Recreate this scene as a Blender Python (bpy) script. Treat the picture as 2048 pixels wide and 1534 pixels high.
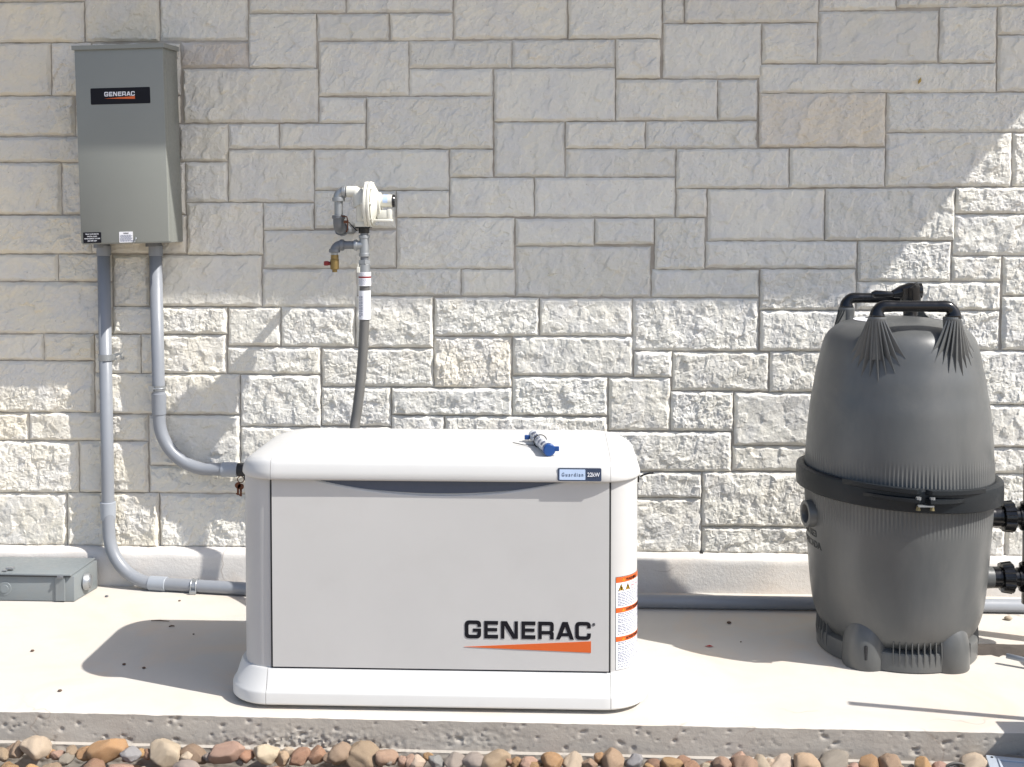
import bpy, bmesh, math, random
import numpy as np
from math import sin, cos, pi, radians
from mathutils import Vector, Matrix

for _o in list(bpy.data.objects): bpy.data.objects.remove(_o, do_unlink=True)
SC = bpy.context.scene
COL = SC.collection
random.seed(7); RNG = np.random.RandomState(11)

# ---------------------------------------------------------------- camera, sky, sun, exposure
cam_d = bpy.data.cameras.new('camera'); cam = bpy.data.objects.new('camera', cam_d); COL.objects.link(cam)
cam.location = (0, -4.683, 1.444)
cam.rotation_euler = (radians(90 - 2.2), 0, radians(2.3))
cam_d.sensor_width = 36; cam_d.lens = 2400 / 2048 * 36
cam_d.shift_y = -0.1146; cam_d.clip_start = .05; cam_d.clip_end = 400
SC.camera = cam
SUN = Vector((2.65, -1.02, 3.15)).normalized()
world = bpy.data.worlds.new('World'); SC.world = world; world.use_nodes = True
_n = world.node_tree.nodes; _n.clear()
_sky = _n.new('ShaderNodeTexSky'); _sky.sky_type = 'NISHITA'; _sky.sun_disc = False
_sky.sun_elevation = math.asin(SUN.z); _sky.sun_rotation = math.atan2(SUN.x, SUN.y)
_sky.air_density = .8; _sky.dust_density = 1.6; _sky.ozone_density = .7
_bg = _n.new('ShaderNodeBackground'); _bg.inputs[1].default_value = .13
_wo = _n.new('ShaderNodeOutputWorld')
world.node_tree.links.new(_sky.outputs[0], _bg.inputs[0]); world.node_tree.links.new(_bg.outputs[0], _wo.inputs[0])
sd = bpy.data.lights.new('sun', 'SUN'); sd.energy = 4.4; sd.angle = radians(.53); sd.color = (1, .965, .91)
sun = bpy.data.objects.new('sun', sd); COL.objects.link(sun)
sun.rotation_euler = SUN.to_track_quat('Z', 'Y').to_euler(); sun.location = SUN * 12
SC.view_settings.view_transform = 'Standard'; SC.view_settings.look = 'None'
SC.view_settings.exposure = .58; SC.view_settings.gamma = 1; SC.view_settings.use_curve_mapping = False
SC.cycles.max_bounces = 8; SC.cycles.diffuse_bounces = 6

# ---------------------------------------------------------------- helpers
def lin(c):
    return tuple((v / 12.92 if v <= .04045 else ((v + .055) / 1.055) ** 2.4) for v in c)

class NT:
    """tiny node-tree builder"""
    def __init__(s, name):
        s.m = bpy.data.materials.new(name); s.m.use_nodes = True
        s.t = s.m.node_tree; s.N = s.t.nodes; s.L = s.t.links
        s.b = s.N['Principled BSDF']
        s.tc = s.N.new('ShaderNodeTexCoord')
    def node(s, typ, **kw):
        n = s.N.new(typ)
        for k, v in kw.items():
            if k.startswith('i_'):
                n.inputs[k[2:].replace('_', ' ')].default_value = v
            else: setattr(n, k, v)
        return n
    def noise(s, scale, detail=4, rough=.55, vec=None, dist=0.):
        n = s.N.new('ShaderNodeTexNoise'); n.inputs['Scale'].default_value = scale
        n.inputs['Detail'].default_value = detail; n.inputs['Roughness'].default_value = rough
        n.inputs['Distortion'].default_value = dist
        s.L.new(vec or s.tc.outputs['Object'], n.inputs['Vector']); return n
    def ramp(s, fac, stops):
        r = s.N.new('ShaderNodeValToRGB'); e = r.color_ramp.elements
        while len(e) < len(stops): e.new(.5)
        for el, (p, c) in zip(e, stops):
            el.position = p; el.color = (c[0], c[1], c[2], 1) if not isinstance(c, (int, float)) else (c, c, c, 1)
        s.L.new(fac, r.inputs[0]); return r
    def mix(s, fac, a, b, mode='MIX'):
        m = s.N.new('ShaderNodeMix'); m.data_type = 'RGBA'; m.blend_type = mode
        for sock, v in ((m.inputs[0], fac), (m.inputs[6], a), (m.inputs[7], b)):
            if isinstance(v, bpy.types.NodeSocket): s.L.new(v, sock)
            elif isinstance(v, (int, float)): sock.default_value = v
            else: sock.default_value = (v[0], v[1], v[2], 1)
        return m.outputs[2]
    def bump(s, h, strength=.4, dist=.01, prev=None):
        b = s.N.new('ShaderNodeBump'); b.inputs['Strength'].default_value = strength; b.inputs['Distance'].default_value = dist
        s.L.new(h, b.inputs['Height'])
        if prev is not None: s.L.new(prev, b.inputs['Normal'])
        return b.outputs[0]
    def out(s, col=None, rough=None, nrm=None, metal=None, spec=None):
        for nm, v in (('Base Color', col), ('Roughness', rough), ('Normal', nrm), ('Metallic', metal), ('Specular IOR Level', spec)):
            if v is None: continue
            if isinstance(v, bpy.types.NodeSocket): s.L.new(v, s.b.inputs[nm])
            elif isinstance(v, (int, float)): s.b.inputs[nm].default_value = v
            else: s.b.inputs[nm].default_value = (v[0], v[1], v[2], 1)
        return s.m

def paint(name, c, rough=.45, metal=0, var=.06, bs=.05, scale=60, spec=.5, dirt=0.0):
    n = NT(name)
    a = n.noise(3.1, 5); r = n.ramp(a.outputs[0], [(.3, tuple(v * (1 - var) for v in c)), (.7, tuple(min(1, v * (1 + var)) for v in c))])
    col = r.outputs[0]
    if dirt:
        d = n.noise(9, 8, .7); dr = n.ramp(d.outputs[0], [(.5, 0.), (.75, dirt)])
        col = n.mix(dr.outputs[0], col, (.25, .21, .17))
    f = n.noise(scale, 6, .6); rr = n.ramp(f.outputs[0], [(.3, max(0, rough - .08)), (.7, min(1, rough + .1))])
    g = n.noise(scale * 9, 2)
    return n.out(col, rr.outputs[0], n.bump(g.outputs[0], bs, .001), metal, spec)

def stone_mat():
    n = NT('limestone')
    oi = n.node('ShaderNodeObjectInfo')
    off = n.node('ShaderNodeVectorMath', operation='SCALE'); n.L.new(oi.outputs['Location'], off.inputs[0]); off.inputs['Scale'].default_value = 3.17
    add = n.node('ShaderNodeVectorMath', operation='ADD'); n.L.new(n.tc.outputs['Object'], add.inputs[0]); n.L.new(off.outputs[0], add.inputs[1])
    v = add.outputs[0]
    base = oi.outputs['Color']
    big = n.noise(7, 4, .6, v, .4)
    cool = n.ramp(big.outputs[0], [(.42, 0.), (.62, .55)])
    c = n.mix(cool.outputs[0], base, (.615, .61, .60))
    wn = n.noise(11, 4, .62, v, .6); warm = n.ramp(wn.outputs[0], [(.55, 0.), (.75, .38)])
    c = n.mix(warm.outputs[0], c, (.71, .64, .53))
    st = n.noise(26, 5, .7, v, .3); sr = n.ramp(st.outputs[0], [(.60, 0.), (.72, .5)])
    c = n.mix(sr.outputs[0], c, (.50, .48, .45))
    vo = n.node('ShaderNodeTexVoronoi', i_Scale=42.); n.L.new(v, vo.inputs['Vector'])
    pr = n.ramp(vo.outputs['Distance'], [(.07, 1.), (.16, 0.)])
    pk = n.noise(9, 2, .5, v); pm = n.ramp(pk.outputs[0], [(.55, 0.), (.65, .55)])
    pf = n.node('ShaderNodeMath', operation='MULTIPLY'); n.L.new(pr.outputs[0], pf.inputs[0]); n.L.new(pm.outputs[0], pf.inputs[1])
    c = n.mix(pf.outputs[0], c, (.25, .22, .19))
    f1 = n.noise(150, 6, .65, v); f2 = n.noise(520, 3, .6, v)
    b = n.bump(f1.outputs[0], .32, .004); b = n.bump(f2.outputs[0], .3, .0015, b)
    return n.out(c, .92, b, 0, .25)

def concrete(name, c, stain=.5, bump=.35, warm=(.62, .50, .38)):
    n = NT(name)
    a = n.noise(1.7, 6, .6, None, .6); r = n.ramp(a.outputs[0], [(.3, tuple(v * .9 for v in c)), (.7, c)])
    w = n.noise(3.3, 5, .6, None, 1.2); wr = n.ramp(w.outputs[0], [(.48, 0.), (.75, stain)])
    col = n.mix(wr.outputs[0], r.outputs[0], warm)
    s = n.noise(38, 6, .7); s2 = n.ramp(s.outputs[0], [(.66, 0.), (.78, .35)])
    col = n.mix(s2.outputs[0], col, (.3, .26, .22))
    mp = n.node('ShaderNodeMapping'); mp.inputs['Scale'].default_value = (6, 40, 20); n.L.new(n.tc.outputs['Object'], mp.inputs[0])
    tr = n.noise(3, 3, .5, mp.outputs[0])
    dn = n.noise(2.2, 4, .6); dv = n.node('ShaderNodeVectorMath', operation='SCALE'); n.L.new(dn.outputs['Color'], dv.inputs[0]); dv.inputs['Scale'].default_value = .55
    ad = n.node('ShaderNodeVectorMath', operation='ADD'); n.L.new(n.tc.outputs['Object'], ad.inputs[0]); n.L.new(dv.outputs[0], ad.inputs[1])
    vc = n.node('ShaderNodeTexVoronoi', feature='DISTANCE_TO_EDGE', i_Scale=1.15); n.L.new(ad.outputs[0], vc.inputs['Vector'])
    cr = n.ramp(vc.outputs['Distance'], [(.0, .9), (.005, 0.)]); mk = n.noise(1.9, 2); mr = n.ramp(mk.outputs[0], [(.56, 0.), (.62, .7)])
    mm = n.node('ShaderNodeMath', operation='MULTIPLY'); n.L.new(cr.outputs[0], mm.inputs[0]); n.L.new(mr.outputs[0], mm.inputs[1])
    col = n.mix(mm.outputs[0], col, (.28, .23, .19))
    g1 = n.node('ShaderNodeTexVoronoi', i_Scale=60.); n.L.new(n.tc.outputs['Object'], g1.inputs['Vector']); gr = n.ramp(g1.outputs['Distance'], [(.05, .8), (.10, 0.)])
    gm = n.noise(5, 3); gmr = n.ramp(gm.outputs[0], [(.56, 0.), (.66, .8)]); g2 = n.node('ShaderNodeMath', operation='MULTIPLY'); n.L.new(gr.outputs[0], g2.inputs[0]); n.L.new(gmr.outputs[0], g2.inputs[1])
    col = n.mix(g2.outputs[0], col, (.30, .25, .20))
    f1 = n.noise(90, 8, .7); b = n.bump(f1.outputs[0], bump, .002); b = n.bump(tr.outputs[0], .2, .003, b)
    return n.out(col, .85, b, 0, .3)

M = {}
M['stone'] = stone_mat()
def mortar_mat():
    n = NT('mortar'); a = n.noise(6, 5, .6)
    r = n.ramp(a.outputs[0], [(.3, (.34, .30, .255)), (.7, (.52, .48, .42))])
    f = n.noise(260, 5, .7); return n.out(r.outputs[0], .95, n.bump(f.outputs[0], .6, .003), 0, .2)
M['mortar'] = mortar_mat()
M['slab'] = concrete('slab_concrete', (.57, .54, .49), .6, .4)
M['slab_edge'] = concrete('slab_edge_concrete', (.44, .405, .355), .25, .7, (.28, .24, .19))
M['found'] = concrete('foundation_concrete', (.66, .635, .60), .3, .9)
M['white'] = paint('warm_white_paint', (.60, .598, .58), .42, 0, .015, .04, 60, .5, .04)
M['offwhite'] = paint('light_grey_paint', (.53, .525, .51), .45, 0, .025, .05, 60, .5, .05)
M['grey_box'] = paint('grey_enclosure_paint', (.235, .245, .225), .42, 0, .04, .06, 90)
M['grey_box_worn'] = paint('worn_grey_enclosure_paint', (.19, .212, .22), .45, 0, .10, .12, 60, .5, .25)
M['pvc'] = paint('grey_plastic_conduit', (.235, .25, .275), .36, 0, .05, .05, 40, .5, .06)
M['pvc_light'] = paint('pale_grey_fitting', (.31, .335, .37), .4, 0, .04, .05)
M['galv'] = paint('galvanised_steel', (.36, .375, .385), .42, .7, .12, .15, 70)
M['galv_dark'] = paint('dull_galvanised_iron', (.19, .20, .215), .5, .5, .2, .3, 50)
M['brass_dull'] = paint('dull_brass', (.22, .18, .09), .5, .6)
M['brass'] = paint('aged_brass', (.27, .19, .075), .42, .8, .2, .1)
M['red'] = paint('red_plastic', (.20, .012, .012), .4)
M['cream'] = paint('cream_cast_paint', (.64, .63, .56), .35, 0, .03, .06)
M['black'] = paint('glossy_black_plastic', (.006, .0065, .008), .20, 0, .2, .01, 30, .5)
M['dark'] = paint('dark_gap', (.02, .02, .022), .7)
M['band'] = paint('black_band_plastic', (.013, .016, .019), .40, 0, .1, .08, 60, .28)
def tank_mat():
    n = NT('charcoal_tank_plastic'); mp = n.node('ShaderNodeMapping'); mp.inputs['Scale'].default_value = (1, 1, .35); n.L.new(n.tc.outputs['Object'], mp.inputs[0])
    a = n.noise(7, 6, .6, mp.outputs[0], .5); r = n.ramp(a.outputs[0], [(.35, (.088, .092, .092)), (.75, (.122, .124, .121))])
    d = n.noise(2.3, 7, .7, None, 1.); dr = n.ramp(d.outputs[0], [(.52, 0.), (.8, .35)]); c = n.mix(dr.outputs[0], r.outputs[0], (.19, .18, .16))
    s_ = n.noise(55, 5, .7); sr_ = n.ramp(s_.outputs[0], [(.68, 0.), (.8, .3)]); c = n.mix(sr_.outputs[0], c, (.2, .19, .17))
    f = n.noise(25, 6, .6); rr = n.ramp(f.outputs[0], [(.3, .30), (.7, .42)]); g = n.noise(420, 2)
    return n.out(c, rr.outputs[0], n.bump(g.outputs[0], .12, .001), 0, .5)
M['tank'] = tank_mat()
M['hose'] = paint('dark_grey_hose', (.125, .122, .115), .5, 0, .08, .1)
M['paper'] = paint('white_paper', (.78, .78, .80), .7, 0, .02, .1)
M['ink'] = paint('dark_print', (.008, .008, .012), .5, 0, .06, .05, 60, .2)
M['ink_grey'] = paint('grey_print', (.13, .15, .22), .6)
M['orange'] = paint('orange_print', (.62, .115, .02), .45, 0, .03)
M['white_print'] = paint('white_print', (.75, .76, .80), .5)
M['label_blue'] = paint('pale_blue_label', (.45, .56, .74), .35)
M['navy'] = paint('navy_label', (.03, .045, .085), .25)
M['yellow'] = paint('yellow_print', (.75, .48, .03), .5)
M['pink'] = paint('pink_print', (.75, .25, .30), .5)
M['blue'] = paint('blue_plastic', (.008, .055, .21), .3)
M['grip_shade'] = paint('dark_blue_grey_grip_shade', (.075, .09, .125), .6)
M['scuff'] = paint('grey_scuff', (.36, .36, .34), .7)
M['rust'] = paint('rusty_metal', (.16, .06, .03), .7, .3, .3, .4, 200)
M['panel'] = paint('pale_blue_grey_panel', (.44, .49, .55), .4, 0, .04, .05)
M['soil'] = paint('dry_soil_ground', (.34, .285, .22), .95, 0, .2, 1.0, 40)
M['wood'] = paint('dry_twig', (.10, .06, .04), .8, 0, .3, .5)
M['redleaf'] = paint('red_leaf', (.35, .02, .02), .6)
M['leaf'] = paint('dry_yellow_leaf', (.38, .27, .08), .7, 0, .2, .4)
M['soffit'] = paint('painted_soffit', (.50, .48, .45), .7)
def clear_mat():
    n = NT('clear_film'); n.b.inputs['Transmission Weight'].default_value = .35
    return n.out((.85, .87, .9), .18, None, 0, .5)
M['clear'] = clear_mat()

BASE = {}          # root name -> world origin, parts are modelled in world metres
def mesh_obj(name, verts, faces, mat, parent=None, smooth=False, uv=None, recalc=False):
    me = bpy.data.meshes.new(name)
    org = Vector((0, 0, 0))
    p = parent
    while p is not None:
        org += p.location; p = p.parent
    V = np.asarray(verts, dtype=float) - np.array(org)
    me.from_pydata(V.tolist(), [], [list(map(int, f)) for f in faces])
    if recalc:
        bm = bmesh.new(); bm.from_mesh(me); bmesh.ops.recalc_face_normals(bm, faces=bm.faces); bm.to_mesh(me); bm.free()
    me.materials.append(mat)
    if smooth:
        me.polygons.foreach_set('use_smooth', [True] * len(me.polygons))
        if smooth == 'auto':
            me.set_sharp_from_angle(angle=radians(35))
    me.update()
    o = bpy.data.objects.new(name, me); COL.objects.link(o)
    if parent is not None: o.parent = parent
    return o

def thing(name, label, cat, loc=(0, 0, 0), group=None):
    o = bpy.data.objects.new(name, None); COL.objects.link(o); o.location = loc
    o.empty_display_size = .05
    o['label'] = label; o['category'] = cat
    if group: o['group'] = group
    return o
def tag(o, label, cat, group=None):
    o['label'] = label; o['category'] = cat
    if group: o['group'] = group
    return o
def struct(o): o['kind'] = 'structure'; return o

class MB:
    """collects shapes into ONE mesh"""
    def __init__(s): s.v = []; s.f = []
    def add(s, v, f):
        k = len(s.v); s.v += [tuple(p) for p in v]; s.f += [[i + k for i in q] for q in f]; return s
    def box(s, lo, hi, bev=0.0, mat=None):
        bm = bmesh.new(); bmesh.ops.create_cube(bm, size=1)
        for v in bm.verts:
            v.co = Vector([lo[i] + (v.co[i] + .5) * (hi[i] - lo[i]) for i in range(3)])
        if bev: bmesh.ops.bevel(bm, geom=bm.edges[:], offset=bev, segments=2, affect='EDGES', profile=.5)
        if mat is not None: bm.transform(mat)
        bm.verts.index_update()
        s.add([v.co[:] for v in bm.verts], [[v.index for v in f.verts] for f in bm.faces]); bm.free(); return s
    def tube(s, path, r, seg=16, cap=True):
        P = [Vector(p) for p in path]; n = len(P); rs = r if isinstance(r, (list, tuple)) else [r] * n
        T = [((P[min(i + 1, n - 1)] - P[max(i - 1, 0)]).normalized()) for i in range(n)]
        for i in range(n):
            if T[i].length < .5: T[i] = T[i - 1] if i else Vector((0, 0, 1))
        u = T[0].orthogonal().normalized(); vs = []; fs = []
        for i in range(n):
            u = (u - T[i] * u.dot(T[i])).normalized(); w = T[i].cross(u)
            for k in range(seg):
                a = 2 * pi * k / seg; vs.append(P[i] + (u * cos(a) + w * sin(a)) * rs[i])
        for i in range(n - 1):
            for k in range(seg):
                a = i * seg + k; b = i * seg + (k + 1) % seg
                fs.append([a, b, b + seg, a + seg])
        if cap: fs.append(list(range(seg))[::-1]); fs.append([(n - 1) * seg + k for k in range(seg)])
        return s.add(vs, fs)
    def cyl(s, a, b, r, seg=20, r2=None, ch=0.0):
        a = Vector(a); b = Vector(b); d = (b - a).normalized(); r2 = r if r2 is None else r2
        if ch: return s.tube([a, a, a + d * ch, b - d * ch, b, b], [r * .0 + .0001, r - ch, r, r2, r2 - ch, .0001], seg, False)
        return s.tube([a, a + (b - a) * .001, b - (b - a) * .001, b], [r, r, r2, r2], seg)
    def prism(s, pts, y0, y1):
        """polygon in x,z extruded in y"""
        n = len(pts); v = [(p[0], y0, p[1]) for p in pts] + [(p[0], y1, p[1]) for p in pts]
        f = [list(range(n)), [n + i for i in range(n)][::-1]] + [[i, i + n, (i + 1) % n + n, (i + 1) % n] for i in range(n)]
        return s.add(v, f)
    def obj(s, name, mat, parent=None, smooth=False, recalc=False):
        return mesh_obj(name, s.v, s.f, mat, parent, smooth, recalc=recalc)

def arc_path(pts, r, n=10):
    """polyline with rounded corners"""
    P = [Vector(p) for p in pts]; out = [P[0]]
    for i in range(1, len(P) - 1):
        a, b, c = P[i - 1], P[i], P[i + 1]; d1 = (a - b).normalized(); d2 = (c - b).normalized()
        rr = r[i - 1] if isinstance(r, (list, tuple)) else r
        ang = d1.angle(d2); t = rr / math.tan(ang / 2)
        p1 = b + d1 * t; p2 = b + d2 * t; cen = b + (d1 + d2).normalized() * (rr / sin(ang / 2))
        for k in range(n + 1):
            q = p1.lerp(p2, k / n) - cen
            f = k / n; th = (pi - ang) * f
            e1 = (p1 - cen).normalized(); e2 = ((p2 - cen) - e1 * (p2 - cen).dot(e1)).normalized()
            out.append(cen + (e1 * cos(th) + e2 * sin(th)) * rr)
    out.append(P[-1]); return out

def lathe(prof, cx, cy, seg=64, rfun=None, close=True):
    vs = []; fs = []
    for (r, z) in prof:
        for k in range(seg):
            a = 2 * pi * k / seg; rr = r if rfun is None else rfun(r, z, a)
            vs.append((cx + rr * cos(a), cy + rr * sin(a), z))
    n = len(prof)
    for i in range(n - 1):
        for k in range(seg):
            a = i * seg + k; b = i * seg + (k + 1) % seg; fs.append([a, b, b + seg, a + seg])
    if close:
        fs.append([k for k in range(seg)][::-1]); fs.append([(n - 1) * seg + k for k in range(seg)])
    return vs, fs

def rrect(x0, x1, y0, y1, r, n=10, m=8):
    r = max(r, .002); pts = []
    for (cx, cy, a0) in ((x1 - r, y0 + r, -pi / 2), (x1 - r, y1 - r, 0), (x0 + r, y1 - r, pi / 2), (x0 + r, y0 + r, pi)):
        for k in range(n + 1):
            a = a0 + pi / 2 * k / n; pts.append((cx + r * cos(a), cy + r * sin(a)))
    return pts
def loft_rr(x0, x1, y0, y1, r, prof, n=10):
    """prof: list of (inset, z)"""
    vs = []; fs = []; m = None
    for d, z in prof:
        ring = rrect(x0 + d, x1 - d, y0 + d, y1 - d, max(r - d * .55, .012), n)
        m = len(ring); vs += [(p[0], p[1], z) for p in ring]
    for i in range(len(prof) - 1):
        for k in range(m):
            a = i * m + k; b = i * m + (k + 1) % m; fs.append([a, b, b + m, a + m])
    fs.append([k for k in range(m)][::-1]); fs.append([(len(prof) - 1) * m + k for k in range(m)])
    return vs, fs
def cut_x(v, f, x0, x1):
    bm = bmesh.new(); V = [bm.verts.new(p) for p in v]
    for q in f: bm.faces.new([V[i] for i in q])
    for x, s in ((x0, -1), (x1, 1)):
        if x is None: continue
        g = bm.verts[:] + bm.edges[:] + bm.faces[:]
        r = bmesh.ops.bisect_plane(bm, geom=g, plane_co=(x, 0, 0), plane_no=(s, 0, 0), clear_outer=True)
        ed = [e for e in r['geom_cut'] if isinstance(e, bmesh.types.BMEdge)]
        bmesh.ops.holes_fill(bm, edges=ed)
    bm.verts.index_update()
    out = [v.co[:] for v in bm.verts], [[v.index for v in q.verts] for q in bm.faces]; bm.free(); return out

# -------- noise in numpy
_PERM = np.random.RandomState(3).permutation(4096)
def _h(ix, iy, k=0):
    return _PERM[(_PERM[(ix.astype(np.int64) + k * 17) & 4095] + iy.astype(np.int64)) & 4095]
def perlin(x, y, k=0):
    ix = np.floor(x); iy = np.floor(y); fx = x - ix; fy = y - iy
    def g(a, b, dx, dy):
        t = _h(a, b, k) * (2 * pi / 4096); return np.cos(t) * dx + np.sin(t) * dy
    u = fx * fx * fx * (fx * (fx * 6 - 15) + 10); v = fy * fy * fy * (fy * (fy * 6 - 15) + 10)
    a = g(ix, iy, fx, fy); b = g(ix + 1, iy, fx - 1, fy); c = g(ix, iy + 1, fx, fy - 1); d = g(ix + 1, iy + 1, fx - 1, fy - 1)
    return (a + (b - a) * u) + ((c + (d - c) * u) - (a + (b - a) * u)) * v
def fbm(x, y, o=4, k=0):
    s = 0; a = 1.; f = 1.
    for i in range(o): s = s + a * perlin(x * f, y * f, k + i); a *= .5; f *= 2.03
    return s
def facets(x, y, cell, slope, k=0, off=.5, soft=0):
    """piecewise tilted chips"""
    X = x / cell; Y = y / cell; ix = np.floor(X); iy = np.floor(Y)
    best = np.full(X.shape, 9.); val = np.zeros(X.shape); tot = np.zeros(X.shape)
    for dx in (-1, 0, 1):
        for dy in (-1, 0, 1):
            jx = ix + dx; jy = iy + dy; h1 = _h(jx, jy, k) / 4096.; h2 = _h(jx, jy, k + 5) / 4096.
            px = jx + .15 + .7 * h1; py = jy + .15 + .7 * h2
            d = (X - px) ** 2 + (Y - py) ** 2
            h3 = _h(jx, jy, k + 9) / 4096.; h4 = _h(jx, jy, k + 13) / 4096.; h5 = _h(jx, jy, k + 21) / 4096.
            hv = (h3 - .5) * off + (X - px) * (h4 - .5) * slope * 2 + (Y - py) * (h5 - .5) * slope * 2
            if soft:
                wgt = np.exp(-soft * d); val = val + wgt * hv; tot = tot + wgt
            else:
                m = d < best; best = np.where(m, d, best); val = np.where(m, hv, val)
    return (val / np.maximum(tot, 1e-12) if soft else val) * cell

def grid_faces(nx, ny, off=0):
    i = np.arange(nx - 1); j = np.arange(ny - 1); I, J = np.meshgrid(i, j)
    a = (J * nx + I).ravel() + off
    return np.stack([a, a + 1, a + nx + 1, a + nx], 1)

# ================================================================ GROUND AND SLAB
gx = np.linspace(-60, 60, 25); 
o = mesh_obj('ground', [(x, y, -.20) for y in np.linspace(-60, 60, 25) for x in gx], grid_faces(25, 25), M['soil']); struct(o)

SY = -1.28   # front edge of the slab
def build_slab():
    xs = np.arange(-3.2, 3.2001, .005); nx = len(xs)
    zs = np.concatenate([np.linspace(-.20, -.155, 4), np.linspace(-.15, -.098, 16), [-.094, -.0905], np.linspace(-.086, -.004, 20), [-.001]])
    X, Z = np.meshgrid(xs, zs)
    y = np.full(X.shape, SY)
    low = Z < -.088
    y = np.where(low, SY - .008 + fbm(X * 30, Z * 60, 3, 2) * .003, y)
    y = y + fbm(X * 4, Z * 6, 3, 4) * .003
    # bug holes
    r = np.random.RandomState(4)
    for i in range(1100):
        px = r.uniform(-3.1, 3.1); pz = r.uniform(-.085, -.006); s = r.choice([.0015, .002, .003, .0045, .0065], p=[.3, .3, .25, .11, .04])
        a = r.uniform(-.6, .6); ex = r.uniform(1, 2.2)
        i0 = np.searchsorted(xs, px - .03); i1 = np.searchsorted(xs, px + .03)
        dx = X[:, i0:i1] - px; dz = Z[:, i0:i1] - pz
        u = (dx * cos(a) + dz * sin(a)) / ex; w = -dx * sin(a) + dz * cos(a)
        d = np.sqrt(u * u + w * w) / s
        y[:, i0:i1] += np.clip(1.15 - d, 0, 1) * s * 1.0 * (1 + .5 * fbm(dx * 300 + i, dz * 300, 2, 2))
    # honeycombed patch
    pm = np.clip(1.25 - np.sqrt(((X + .72) / .30) ** 2 + ((Z + .085) / .05) ** 2), 0, 1) + np.clip(1.1 - np.sqrt(((X + .25) / .18) ** 2 + ((Z + .05) / .04) ** 2), 0, 1) * .6
    y = y + pm * (facets(X + fbm(X * 90, Z * 90, 2, 1) * .004, Z, .011, .8, 7) * .8 + .002)
    z = Z + 0
    z[-1] += fbm(xs * 14, xs * 0, 4, 8) * .0022
    V = np.stack([X.ravel(), y.ravel(), z.ravel()], 1)
    # round over and run back
    rows = [V]
    last = V[-nx:]
    r1 = last.copy(); r1[:, 1] = last[:, 1] + .004 + np.abs(fbm(xs * 25, xs * 0 + 3, 3, 3)) * .006; r1[:, 2] = .0
    rows.append(r1)
    ys = [SY + .02, SY + .06, -1.1, -.9, -.6, -.3, -.02]
    for yy in ys:
        q = r1.copy(); q[:, 1] = yy; q[:, 2] = 0; rows.append(q)
    V = np.concatenate(rows)
    wf = np.clip((-V[:, 1] - .9) / .3, 0, 1); V[:, 1] += (-.006 - .0105 * (V[:, 0] + .137)) * wf
    F = grid_faces(nx, len(V) // nx)
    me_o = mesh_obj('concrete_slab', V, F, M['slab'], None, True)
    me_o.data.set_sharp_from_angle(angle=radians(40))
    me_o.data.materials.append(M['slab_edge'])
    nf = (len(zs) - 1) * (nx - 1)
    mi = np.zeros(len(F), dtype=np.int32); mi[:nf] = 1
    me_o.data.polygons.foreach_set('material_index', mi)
    struct(me_o)
build_slab()

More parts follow.
